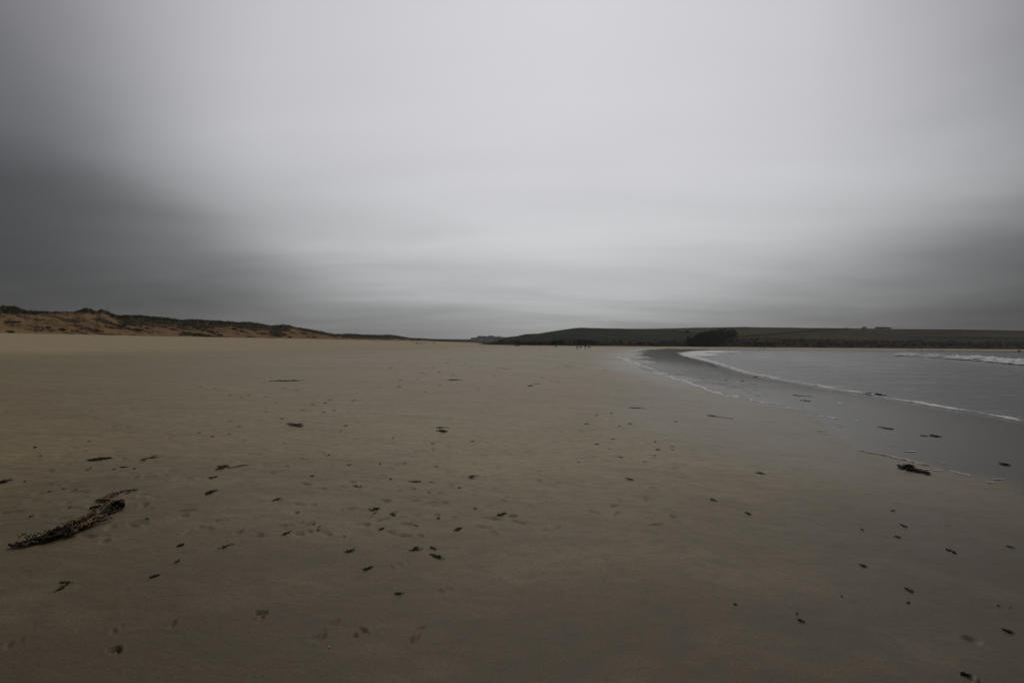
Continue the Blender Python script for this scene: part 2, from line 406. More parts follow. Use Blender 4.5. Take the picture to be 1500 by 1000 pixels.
fine = np.arange(-54, 54.001, 0.15); coarse = np.arange(57, 304, 3.0)
ang_ = np.radians(np.concatenate([fine, coarse]))
rad = [0.25, 0.6, 1.0]
while rad[-1] < 11: rad.append(rad[-1] * 1.0062)
while rad[-1] < 900: rad.append(rad[-1] * 1.0135)
rad += [1100, 1400, 1900, 2600, 3600, 5000]
rad = np.array(rad)
gx = (rad[:, None] * np.sin(ang_)[None, :]).ravel(); gy = (rad[:, None] * np.cos(ang_)[None, :]).ravel()
gs = shore(gx, gy)
gz = terrain(gx, gy, gs) + dent_height(gx, gy) * sstep(7, 11, gs)
# the run-up: how far the last wave wetted the sand
edge = 7.6 + (fbm(gx * 0.16, gy * 0.16, 21, 4) - 0.5) * 5.0 + (fbm(gx * .9, gy * .9, 22, 3) - .5) * 1.0
edge = edge * np.interp(np.hypot(gx, gy), [0, 12, 40, 120, 250, 330], [1.15, 1.1, 1.15, 1.7, 2.2, 1.0])
wet = 1 - sstep(-0.6, 0.6, gs - edge)
damp_halo = 0.42 * (1 - sstep(0, 8, gs - edge))
wet = np.maximum(wet, damp_halo)
dryv = sstep(36, 84, gs + (fbm(gx * .05, gy * .12, 31, 3) - .5) * 40)
far_strip = (gy > 260) & (gx > 60)
dryv = np.where(far_strip, np.maximum(dryv, sstep(8, 20, gs)), dryv)
# foreground light falloff painted into the sand colour: darker near the camera, ragged edge
near_falloff = sstep(9.5, 1.6, np.hypot(gx * .62 - .3, gy) + (fbm(gx * .22, gy * .4, 33, 4) - .5) * 6.0)
V = np.stack([gx, gy, gz], 1)
Fg = grid_faces(len(rad), len(ang_), wrap=True)
# close the hole under the camera
V = np.vstack([V, [[0, 0, float(terrain(0.0, 0.0))]]])
nc = len(ang_); j = np.arange(nc); cap = np.stack([np.full(nc, len(V) - 1), j, (j + 1) % nc, (j + 1) % nc], 1)
fanV = len(V) - 1
fl = Fg
beach = mesh_np('beach', V, fl, M_SAND, attrs={'wet': np.append(wet, 0), 'dry': np.append(dryv, 0), 'near_falloff': np.append(near_falloff, 1)})
tag(beach, kind='structure')

# ------------------------------------------------------------------ sea
BR = [gpt(px, py)[:2] for px, py in ((1296, 519.8), (1330, 521.8), (1380, 524.8), (1430, 528.0), (1465, 530.8), (1500, 534.0))]
BR = np.array(BR); ext = BR[-1] + (BR[-1] - BR[-2]) * 4.0; BR = catmull(np.vstack([BR, ext]), 8)
sa = np.radians(np.concatenate([np.arange(-2, 56, 0.17), np.arange(57, 178, 1.5)]))
sr = [6.0]
while sr[-1] < 420: sr.append(sr[-1] * 1.0095)
sr += [450, 520, 700, 1000, 1600, 2600, 4500]; sr = np.array(sr)
sx = (sr[:, None] * np.sin(sa)[None, :]).ravel(); sy = (sr[:, None] * np.cos(sa)[None, :]).ravel()
ss = shore(sx, sy)
wob = (fbm(sx * .5, sy * .5, 41, 3) - .5) * 0.5
db = -poly_dist(BR[::-1], sx, sy)                        # distance to the crest, + on the seaward side
along = poly_dist(np.array([BR[0], BR[0] + [0.001, 0]]), sx, sy)
along = np.hypot(sx - BR[0][0], sy - BR[0][1])
def crest_h(a):
    return 0.62 * sstep(0, 22, a) * (0.72 + 0.5 * vnoise(a * .09, a * 0 + 2.5, 51))
ch = crest_h(along)
ridge = ch * np.where(db > 0, np.exp(-(db / 5.5) ** 2), np.exp(-(db / 0.95) ** 2)) - 0.10 * ch * np.exp(-((db + 3.5) / 3.0) ** 2)
ends = poly_dist(BR, sx, sy)
sz = 0.015 + 0.014 * sstep(0.0, 0.9, -(ss + wob)) + ridge * (sx > BR[0][0] - 3)
sz += (fbm(sx * .22, sy * .5, 43, 4) - .5) * 0.10 * sstep(1, 14, -ss) + 0.035 * np.sin((sx * .25 + sy * .9) * .8 + 3 * fbm(sx * .05, sy * .05, 44, 2)) * sstep(4, 20, -ss)
Fs = grid_faces(len(sr), len(sa)); keep = (ss[Fs] < 1.2).all(1); Fs = Fs[keep]
use = np.unique(Fs); remap = np.full(len(sx), -1); remap[use] = np.arange(len(use))
sea = mesh_np('sea', np.stack([sx, sy, sz], 1)[use], remap[Fs], M_SEA)
tag(sea, kind='structure')

# ------------------------------------------------------------------ foam
def lumpy_tube(path, zc_, rw, rh, seed, nseg=9, jag=0.6):
    """closed lumpy roll of foam along a path (k,2); zc_, rw, rh per path point"""
    k = len(path); path = np.asarray(path); tan = np.gradient(path, axis=0); tan /= np.linalg.norm(tan, axis=1)[:, None] + 1e-9
    nr_ = np.stack([-tan[:, 1], tan[:, 0]], 1); s_ = np.concatenate([[0], np.cumsum(np.linalg.norm(np.diff(path, axis=0), axis=1))])
    th = np.linspace(0, 2 * math.pi, nseg, endpoint=False)
    rgn = np.random.default_rng(seed)
    ww = rw[:, None] * (1 + jag * (rgn.random((k, nseg)) - .5)); hh = rh[:, None] * (1 + jag * 1.3 * (rgn.random((k, nseg)) - .5))
    P2 = path[:, None, :] + nr_[:, None, :] * (np.cos(th)[None, :] * ww)[..., None]
    Z = zc_[:, None] + np.maximum(np.sin(th), -0.35)[None, :] * hh
    return np.concatenate([P2, Z[..., None]], -1).reshape(-1, 3), grid_faces(k, nseg, wrap=True)

class Acc:
    def __init__(s): s.V = []; s.F = []; s.n = 0
    def add(s, V, F):
        V = np.asarray(V, float); F = np.asarray(F, int)
        if F.shape[1] == 3: F = np.hstack([F, F[:, 2:3]])
        s.V.append(V); s.F.append(F + s.n); s.n += len(V)
    def build(s, name, mat, **kw):
        F = np.vstack(s.F); V = np.vstack(s.V)
        tri = F[:, 2] == F[:, 3]
        if tri.any():                    # write degenerate quads as triangles
            me = bpy.data.meshes.new(name)
            me.from_pydata(V.tolist(), [], [f[:3].tolist() if t_ else f.tolist() for f, t_ in zip(F, tri)])
            for mt in (mat if isinstance(mat, (list, tuple)) else [mat]): me.materials.append(mt)
            me.polygons.foreach_set('use_smooth', np.full(len(me.polygons), kw.get('smooth', True)))
            o = bpy.data.objects.new(name, me); COL.objects.link(o)
            if kw.get('parent'): o.parent = kw['parent']
            return o
        return mesh_np(name, V, F, mat, **kw)

def resample(P, step0, grow=0.0):
    P = np.asarray(P); L = np.concatenate([[0], np.cumsum(np.linalg.norm(np.diff(P, axis=0), axis=1))])
    out = [0.0]; 
    while out[-1] < L[-1]:
        q = np.array([np.interp(out[-1], L, P[:, 0]), np.interp(out[-1], L, P[:, 1])])
        out.append(out[-1] + max(step0, grow * np.hypot(*q)))
    out = np.array(out[:-1]); return np.stack([np.interp(out, L, P[:, 0]), np.interp(out, L, P[:, 1])], 1)

# the leading edge of the spent wave
seg = WLs[(WLs[:, 1] > -8) & (WLs[:, 1] < 165)]
pth = resample(seg, 0.05, 0.0035)
pw_ = -(fbm(pth[:, 0] * .5, pth[:, 1] * .5, 41, 3) - .5) * 0.5
tn = np.gradient(pth, axis=0); tn /= np.linalg.norm(tn, axis=1)[:, None]
pth = pth + np.stack([-tn[:, 1], tn[:, 0]], 1) * (0.22 + pw_ * 0.8 + 0.25 * (fbm(pth[:, 0] * 2.2, pth[:, 1] * 2.2, 61, 3) - .5))[:, None]
rn = fbm(pth[:, 0] * 1.3, pth[:, 1] * 1.3, 62, 4); dist_ = np.hypot(pth[:, 0], pth[:, 1])
gapn = sstep(.36, .55, rn)
rw = (0.10 + 0.36 * rn) * np.interp(dist_, [0, 20, 60, 130, 170], [.8, 1.0, 1.8, 5.5, 7]) * (0.45 + .55 * gapn)
rh = (0.03 + 0.11 * rn) * np.interp(dist_, [0, 20, 60, 170], [.7, .9, 1.3, 1.8]) * (0.45 + .55 * gapn)
f1 = Acc(); f1.add(*lumpy_tube(pth, np.full(len(pth), 0.018), 1.25 * rw * np.interp(dist_, [0, 40, 100], [.36, .42, .9]), rh * np.interp(dist_, [0, 40, 100], [.36, .46, .8]), 3))
# broad foam where the wave runs onto the far corner of the sand
_px = np.linspace(1004, 1125, 130); _q = np.linspace(0, 1, 26)
_top = np.interp(_px, [1004, 1010, 1022, 1040, 1070, 1125], [516.9, 515.4, 514.3, 513.6, 513.3, 513.5]); _bot = np.interp(_px, [1004, 1015, 1030, 1050, 1075, 1125], [517.4, 520.6, 522.6, 521.0, 517.5, 514.6])
_PX = np.repeat(_px[:, None], 26, 1); _PY = _top[:, None] + (_bot - _top)[:, None] * _q[None]
_D = EYE * FPX / (_PY - hy(_PX)); _X = (_PX - 750) / FPX * _D
_Z = 0.085 + 0.16 * (fbm(_X * .25, _D * .12, 65, 4) - .35) * np.sin(np.pi * _q)[None] ** .5
fF = grid_faces(130, 26); _cx = _X.ravel()[fF].mean(1); _cy = _D.ravel()[fF].mean(1); _cp = _PX.ravel()[fF].mean(1)
fF = fF[fbm(_cx * .22, _cy * .07, 66, 4) > np.interp(_cp, [1004, 1035, 1070, 1125], [.0, .30, .50, .68])]
f1.add(np.stack([_X, _D, _Z], -1).reshape(-1, 3), fF)
def streak(acc, p0, p1, wpx, seed, zoff=0.006):
    a = gpt(*p0); b = gpt(*p1); mpp = a[1] / FPX; dpp = min(a[1] ** 2 / ((EYE - a[2]) * FPX), 9 * mpp)
    n = max(6, int(np.linalg.norm(b - a) / (1.6 * mpp))); q = np.linspace(0, 1, n)
    P = a[None, :2] * (1 - q[:, None]) + b[None, :2] * q[:, None]
    u = (b - a)[:2]; u = u / np.linalg.norm(u)
    P = P + np.stack([-u[1] + 0 * q, u[0] + 0 * q], 1) * ((fbm(q * 6, q * 0 + seed, seed, 3) - .5) * wpx * 1.6 * dpp)[:, None]
    r_ = wpx * .7 * dpp * (0.25 + 1.0 * fbm(q * 9 + seed, q * 0, seed + 3, 3)) * np.sin(np.pi * np.clip(q, .03, .97)) ** .5
    z_ = np.maximum(terrain(P[:, 0], P[:, 1]), 0.02) + zoff
    acc.add(*lumpy_tube(P, z_, r_, np.full(n, min(0.010, 0.2 * wpx * mpp + .003)), seed, 7, .8))
lead = f1.build('wave_foam', M_FOAM); tag(lead, kind='stuff')
f2 = Acc(); sd = 100
for p0, p1, wpx in [((1040, 572), (1062, 578), 3.0), ((1066, 578), (1088, 583), 2.6), ((1092, 584), (1112, 588), 2.2), ((1112, 588), (1136, 592), 2.0), ((1050, 576), (1075, 582), 1.2),
                    ((1325, 660.5), (1344, 661.5), 2.4), ((1346, 686), (1364, 688), 2.6), ((1368, 689), (1383, 690), 2.2), ((1394, 690), (1423, 697), 2.6), ((1446, 706), (1458, 707), 3), ((1452, 701), (1470, 702), 2),
                    ((1200, 609.5), (1210, 610.5), 2.2), ((1214, 611), (1226, 613.5), 2.4), ((1200, 630.5), (1209, 631), 2.2), ((1240, 614), (1262, 618), 1.0), ((1182, 609), (1190, 611), 1.2), ((1224, 622), (1234, 624), .9),
                    ((1226, 589), (1236, 592), 1.2), ((1099, 562), (1110, 562), 1.2), ((1150, 598), (1170, 601), .8), ((1046, 548), (1060, 549.5), 1.0), ((1040, 560), (1056, 560.5), .8),
                    ((1300, 651), (1318, 655), .8), ((1372, 676), (1396, 681), .7), ((1130, 590), (1146, 594), 1.0), ((1150, 596), (1180, 603), .9)]:
    streak(f2, p0, p1, wpx * .42, sd); sd += 1
# lacy fringe of the run-up further along
for k in range(46):
    q = k / 45.0; px = 905 + 135 * q; py = np.interp(px, [905, 930, 960, 1000, 1040], [523, 531, 544, 558, 571]) + random.uniform(-1.0, 1.0)
    streak(f2, (px, py), (px + random.uniform(6, 15), py + random.uniform(1.2, 4.4)), random.uniform(.3, .8), sd); sd += 1
for k in range(26):
    px = random.uniform(985, 1120); py = np.interp(px, [985, 1040, 1120], [546, 560, 580]) + random.uniform(-6, 3)
    streak(f2, (px, py), (px + random.uniform(5, 14), py + random.uniform(-.2, 1.5)), random.uniform(.2, .45), sd); sd += 1
o = f2.build('foam_flecks', M_FOAM); tag(o, kind='stuff')
f3 = Acc()
streak(f3, (1259, 660), (1300, 667), 1.1, 301); streak(f3, (1290, 665), (1364, 682), 2.1, 302)
o = f3.build('foam_streak', M_FOAMY); tag(o, 'long yellowed foam streak drying on the wet sand above the large kelp clump', 'sea foam', kind='stuff')
# foam tumbling on the breaker
f4 = Acc()
cr = resample(BR, 0.22); ca_ = np.hypot(cr[:, 0] - BR[0][0], cr[:, 1] - BR[0][1])
cpx = 750 + FPX * cr[:, 0] / cr[:, 1]
msk = np.interp(cpx, [1296, 1314, 1318, 1344, 1348, 1362, 1366, 1380, 1384, 1394, 1398, 1436, 1442, 1450, 1456, 1560, 2000],
                [.0, .25, .85, .8, .3, .25, .6, .5, 0.2, .25, .95, .85, .4, .45, 1, 1, 1])
tnr = np.gradient(cr, axis=0); tnr /= np.linalg.norm(tnr, axis=1)[:, None]
side = np.stack([-tnr[:, 1], tnr[:, 0]], 1)
side *= np.sign((side @ (-np.array([0.6, 0.8])))[:, None])          # towards the shore
hcr = crest_h(ca_)
for li, (off, zf, rr) in enumerate([(0.25, .95, .22), (0.75, .62, .26), (1.25, .25, .24), (-.3, .98, .14)]):
    jit = (fbm(cr[:, 0] * .8, cr[:, 1] * .8, 70 + li, 3) - .5)
    pp = cr + side * (off + jit * .7)[:, None]
    rr_ = rr * (0.3 + 1.5 * fbm(cr[:, 0] * 1.1, cr[:, 1] * 1.1, 80 + li, 3)) * np.clip(msk * 1.4 - .15 * li, 0, 1) * np.clip(hcr / .5, 0, 1.2)
    rr_ = np.where(rr_ < .02, 0.0005, rr_)
    zz = np.where(rr_ < .01, -0.3, hcr * zf + jit * .12)
    f4.add(*lumpy_tube(pp, zz, rr_ * 1.3, rr_, 90 + li, 8, .9))
for k in range(700):
    i = random.randrange(len(cr))
    if random.random() > msk[i] * .9 or hcr[i] < .2: continue
    r0 = random.uniform(.02, .09); q = cr[i] + side[i] * random.uniform(-.5, 1.6); z0 = hcr[i] * random.uniform(.2, 1.25)
    a = np.random.default_rng(k).normal(size=(6, 3)); a /= np.linalg.norm(a, axis=1)[:, None]
    oV = np.array([[1, 0, 0], [-1, 0, 0], [0, 1, 0], [0, -1, 0], [0, 0, 1], [0, 0, -1]]) * r0 * (1 + .5 * a) + [q[0], q[1], z0]
    f4.add(oV, [[0, 2, 4, 4], [2, 1, 4, 4], [1, 3, 4, 4], [3, 0, 4, 4], [2, 0, 5, 5], [1, 2, 5, 5], [3, 1, 5, 5], [0, 3, 5, 5]])
o = f4.build('breaker_foam', M_FOAM); tag(o, kind='stuff')

# ------------------------------------------------------------------ leaf clumps
def leaf_clumps(cen, radii, n, size, seed, flat=0.0):
    g = np.random.default_rng(seed); cen = np.asarray(cen, float); radii = np.asarray(radii, float); K = len(cen)
    d = g.normal(size=(K, n, 3)); d /= np.linalg.norm(d, axis=2)[..., None]
    rr = g.random((K, n, 1)) ** 0.45
    P = cen[:, None, :] + d * rr * radii[:, None, :]
    P = P.reshape(-1, 3); M_ = len(P)
    a = g.normal(size=(M_, 3)); a /= np.linalg.norm(a, axis=1)[:, None]
    b = g.normal(size=(M_, 3)); b -= a * (a * b).sum(1)[:, None]; b /= np.linalg.norm(b, axis=1)[:, None]
    s_ = np.repeat(np.broadcast_to(np.asarray(size, float), (K,)), n)[:, None] * (0.5 + g.random((M_, 1)))
    V = np.stack([P - a * s_, P + b * s_ * .6, P + a * s_, P - b * s_ * .6], 1).reshape(-1, 3)
    F = np.arange(M_ * 4).reshape(-1, 4)
    return V, F

# ------------------------------------------------------------------ dunes on the left
SIL = np.array([(-260, 447), (-120, 450), (-40, 447), (0, 448.5), (20, 449), (35, 455), (50, 456.5), (70, 457), (90, 457.5), (108, 457.5), (118, 454.5), (125, 452), (130, 452.5), (136, 455), (141, 456.5), (148, 453), (155, 456), (165, 460),
                (175, 463), (185, 462.3), (205, 462), (220, 464), (240, 465), (255, 467), (266, 469.5), (275, 468), (300, 469), (318, 470), (332, 471), (340, 471.6), (350, 472.2), (363, 471.6), (380, 474), (395, 477), (405, 476.5),
                (414, 475.8), (424, 476.5), (432, 479), (450, 482), (470, 485.5), (490, 489.5), (500, 489.4), (510, 489), (530, 490), (550, 490.6), (570, 490.4), (580, 491.5), (590, 493), (600, 495), (620, 496.5), (660, 498), (720, 500.5)])
BND = np.array([(-260, 470), (0, 463), (30, 461), (60, 459.5), (100, 460), (120, 460), (136, 459), (141, 456), (155, 457.5), (165, 466), (180, 470), (200, 473), (220, 471), (240, 473), (265, 475), (300, 478), (325, 479), (340, 476), (350, 480), (370, 483),
                (400, 485), (420, 484), (430, 481.5), (450, 487), (480, 492), (520, 494.5), (560, 495.5), (600, 497), (720, 503)])
dcol = np.arange(-260, 701, 1.0)
dl = catmull(DL[1:], 12)
dpx = 750 + FPX * dl[:, 0] / np.maximum(dl[:, 1], 1); okd = dl[:, 1] > 60
o_ = np.argsort(dpx[okd]); foot_d = np.interp(dcol, dpx[okd][o_], dl[okd][o_, 1])
foot_d = foot_d + (fbm(dcol * .05, dcol * 0, 201, 3) - .5) * 4
wdt = np.interp(dcol, [-260, 150, 400, 700], [46, 44, 48, 60])
vrow = np.concatenate([np.linspace(-0.08, 1, 64), [1.06, 1.15, 1.3, 1.6, 2.2, 3.5]])
DV = []; VEG = []
for v_ in vrow:
    dep_ = foot_d + wdt * v_; X = (dcol - 750) / FPX * dep_
    zf = terrain((dcol - 750) / FPX * foot_d, foot_d)
    ztop = EYE + (hy(dcol) - np.interp(dcol, SIL[:, 0], SIL[:, 1])) / FPX * (foot_d + wdt)
    H = np.maximum(ztop - zf, .3)
    q = min(max(v_, 0), 1)
    pr = 0.62 * q ** 0.75 + 0.38 * q ** 2.6
    if v_ < 0: pr = v_ * 1.2
    gul = (fbm(X * .07 + dep_ * .05, dep_ * .09 - X * .03, 203, 5) - .5) * 0.52 + (fbm(X * .30, dep_ * .30, 204, 4) - .5) * 0.20
    ms = math.sin(math.pi * q) ** .8 if q < 1 else 0
    z_ = zf + H * (pr + gul * ms)
    if v_ > 1: z_ = ztop - (v_ - 1) * H * (0.12 + .15 * vnoise(dcol * .05, dcol * 0 + 1, 207)) * (1 if v_ < 2 else 1.2)
    DV.append(np.stack([X, dep_, z_], 1))
    base_y = hy(dcol) - (zf - EYE) / foot_d * FPX
    fb = (base_y - np.interp(dcol, BND[:, 0], BND[:, 1])) / np.maximum(base_y - np.interp(dcol, SIL[:, 0], SIL[:, 1]), 1)
    yv = hy(dcol) - (z_ - EYE) / dep_ * FPX
    fv = (base_y - yv) / np.maximum(base_y - np.interp(dcol, SIL[:, 0], SIL[:, 1]), 1)
    veg = 0.5 + (fv - fb) * 2.4 + (fbm(X * .12, dep_ * .10 + z_ * .1, 209, 4) - .5) * 1.0
    cl = fbm(X * .11 + 40, dep_ * .16 + z_ * .30, 211, 4)
    veg = np.maximum(veg, sstep(.53, .64, cl) * np.interp(dcol, [0, 200, 300, 600], [.50, .58, .75, .7]))
    if v_ > .97: veg = np.maximum(veg, np.where((dcol > 139) & (dcol < 160), .1, .9))
    VEG.append(np.clip(veg, 0, 1))
DV = np.array(DV); VEG = np.array(VEG)
dunes = mesh_np('dunes', DV.reshape(-1, 3), grid_faces(len(vrow), len(dcol)), M_DUNE, attrs={'veg': VEG.ravel()})
tag(dunes, kind='structure')
# marram grass
g = np.random.default_rng(5); MV = []; 
cand_r = g.integers(2, 66, 60000); cand_c = g.integers(0, len(dcol), 60000)
pv = VEG[cand_r, cand_c]; ok = (g.random(60000) < np.where(pv > .55, .22 + .3 * (cand_r > 56), np.where(pv > .4, .06, 0)))
base = DV[cand_r[ok], cand_c[ok]]; n_ = len(base)
base = base + np.stack([g.uniform(-.5, .5, n_), g.uniform(-.4, .4, n_), np.full(n_, -.15)], 1)
for b_ in range(5):
    a = g.uniform(0, 2 * math.pi, n_); ln = g.uniform(.35, 1.0, n_); wdd = g.uniform(.06, .16, n_)
    dirn = np.stack([np.cos(a), np.sin(a), np.zeros(n_)], 1)
    root = base + dirn * g.uniform(0, .35, n_)[:, None]; per = np.stack([-np.sin(a), np.cos(a), np.zeros(n_)], 1) * wdd[:, None]
    tip = root + dirn * (ln * g.uniform(.1, .7, n_))[:, None] + np.array([0, 0, 1]) * ln[:, None]
    MV.append(np.stack([root - per, root + per, tip], 1))
MV = np.concatenate(MV).reshape(-1, 3)
o = mesh_np('marram_grass', MV, np.arange(len(MV)).reshape(-1, 3), M_MARRAM, smooth=False); tag(o, kind='stuff')

def dune_pt(px, py):
    j = int(np.clip(np.searchsorted(dcol, px), 0, len(dcol) - 1)); col_ = DV[:64, j]
    yy = hy(px) - (col_[:, 2] - EYE) / col_[:, 1] * FPX
    k = int(np.argmin(np.abs(yy - py))); return col_[k]

# dark scrub patches on the sand faces
shr = [(14, 485.5, 14, 2.5, 'low dark scrub at the foot of the sand face, left picture edge'), (18, 471, 22, 3.0, 'dark scrub band high on the leftmost sand face'),
       (88, 483, 9, 5.0, 'upright dark bush at the dune foot below the twin peaks'), (96, 473.5, 12, 2.0, 'thin dark scrub line left of the bare sand peak'),
       (117, 481.5, 9, 2.5, 'small dark scrub at the dune foot left of the bare sand slide'), (70, 480, 9, 3.0, 'brownish scrub patch left of the upright dark bush'),
       (173, 477, 20, 4.5, 'long dark scrub ledge right of the bare sand slide'), (187, 480.5, 9, 2.0, 'low scrub tail below the long scrub ledge'),
       (252, 483, 11, 4.0, 'rounded dark bush midway along the sand cliff'), (214, 481, 7, 2.5, 'small scrub tuft between scrub ledge and rounded bush'),
       (342, 482.5, 9, 5.0, 'dark bush on the pale sand below the dune shoulder'), (382, 489, 14, 4.0, 'wide dark bush at the dune foot below the white post'),
       (354, 486, 9, 3.5, 'dark bush right of the pale sand dip'), (424, 494, 7, 3.0, 'small dark bush at the dune foot right of the white post'),
       (318, 490.5, 16, 2.5, 'low scrub strip along the dune foot under the pale dip'), (455, 494, 15, 3.0, 'low scrub mound at the far end of the high dune')]
for i, (px, py, wpx, hpx, lab) in enumerate(shr):
    c0 = dune_pt(px, py); mpp = c0[1] / FPX; n = 5 + int(wpx * .5)
    g = np.random.default_rng(300 + i); q = g.uniform(-.5, .5, n)
    root = empty('scrub_bush', c0 - [0, 0, .2]); tag(root, lab, 'bush', 'scrub bushes on the dune face')
    cen = np.stack([q * wpx * mpp, g.uniform(-.6, .6, n), hpx * mpp * (0.15 + .35 * g.random(n)) * (1 - abs(q))], 1)
    Vv, Ff = leaf_clumps(cen, np.stack([np.full(n, .16 * wpx * mpp), np.full(n, .6), np.full(n, .33 * hpx * mpp)], 1), 26, .22, 330 + i)
    mesh_np('foliage', Vv, Ff, M_SCRUB, parent=root, smooth=False)
    for k in range(4):
        st_ = Acc()
        b0 = np.array([g.uniform(-.35, .35) * wpx * mpp, 0, -.3]); tp_ = b0 + [g.uniform(-.3, .3), g.uniform(-.2, .2), .3 + hpx * mpp * .5]
        for_ = [b0 + [-.03, 0, 0], b0 + [.03, 0, 0], b0 + [0, .05, 0], tp_]
        st_.add(for_, [[0, 1, 3, 3], [1, 2, 3, 3], [2, 0, 3, 3]])
        st_.build('stem', M_BARK, parent=root)

# pale post on the dune crest
M_POST = plain('post_paint', (0.55, 0.55, 0.52), .6, 4, .15)
pb = dune_pt(413.5, 478.5); hp = 6.2 * pb[1] / FPX
def tube(acc, a, b, r0, r1, n=8):
    a = np.asarray(a, float); b = np.asarray(b, float); d = (b - a); L = np.linalg.norm(d); d = d / L
    u = np.cross(d, [0, 0, 1] if abs(d[2]) < .9 else [1, 0, 0]); u /= np.linalg.norm(u); v_ = np.cross(d, u)
    th = np.linspace(0, 2 * math.pi, n, endpoint=False); ring = np.cos(th)[:, None] * u + np.sin(th)[:, None] * v_
    V = np.vstack([a + ring * r0, b + ring * r1, [a], [b]]); F = [[i, (i + 1) % n, n + (i + 1) % n, n + i] for i in range(n)]
    F += [[2 * n, (i + 1) % n, i, i] for i in range(n)] + [[2 * n + 1, n + i, n + (i + 1) % n, n + (i + 1) % n] for i in range(n)]
    acc.add(V, F)
ps = empty('marker_post', pb); tag(ps, 'thin pale marker post standing on the dune crest', 'post')
a_ = Acc(); tube(a_, (0, 0, -.4), (0, 0, hp), .16, .13); a_.build('pole', M_POST, parent=ps)
a_ = Acc(); tube(a_, (0, 0, hp), (0, 0, hp + .12), .2, .04); a_.build('cap', M_POST, parent=ps)

# ------------------------------------------------------------------ headland and hills
def hill(name, cols, foot_fn, sil, depth_w, cliff_h, cliff_w, color_fn, nrow=60, seed=400, amp=.07):
    fd = foot_fn(cols); fd = fd + (fbm(cols * .06, cols * 0, seed, 4) - .5) * np.minimum(14, fd * .03)
    vr = np.concatenate([[-.03], np.linspace(0, .14, 14), np.linspace(.16, 1, nrow - 14), [1.08, 1.3, 2.0, 3.5]])
    ytop = np.interp(cols, sil[:, 0], sil[:, 1]) ; HV = []; HC = []
    W_ = depth_w(cols)
    for v_ in vr:
        d_ = fd + W_ * v_; X = (cols - 750) / FPX * d_
        zf = np.maximum(terrain((cols - 750) / FPX * fd, fd), .4) - .1
        ztop = EYE + (hy(cols) - ytop) / FPX * (fd + W_)
        H = np.maximum(ztop - zf, .5); q = min(max(v_, 0), 1)
        chn = cliff_h(cols) * (0.7 + .6 * fbm(cols * .07, cols * 0 + 3, seed + 1, 3))
        ch_ = np.minimum(chn / H, .8)
        cl = ch_ * sstep(0, 1, q * W_ / cliff_w)
        qq = np.clip(q - cliff_w / W_, 0, 1) / (1 - cliff_w / W_)
        pr = cl + (1 - ch_) * (qq ** .85) * (1 - .0 * qq)
        nz = (fbm(X * .018, d_ * .018, seed + 2, 4) - .5) * amp * 2 + (fbm(X * .12, d_ * .12, seed + 3, 3) - .5) * amp * (.9 if q * float(np.mean(W_)) < cliff_w * 2 else .25)
        z_ = zf + H * (pr + nz * math.sin(math.pi * min(q, 1)) ** .7 * (q < 1))
        if v_ < 0: z_ = zf - 1.5
        if v_ > 1: z_ = ztop - (v_ - 1) * H * .25
        HV.append(np.stack([X, d_, z_], 1))
        py = hy(cols) - (z_ - EYE) / d_ * FPX
        HC.append(color_fn(cols, py, q * W_, X, d_))
    HV = np.array(HV); HC = np.array(HC)
    o = mesh_np(name, HV.reshape(-1, 3), grid_faces(len(vr), len(cols)), M_HILL, attrs={'field': HC.reshape(-1, 3)})
    tag(o, kind='structure'); return o, HV

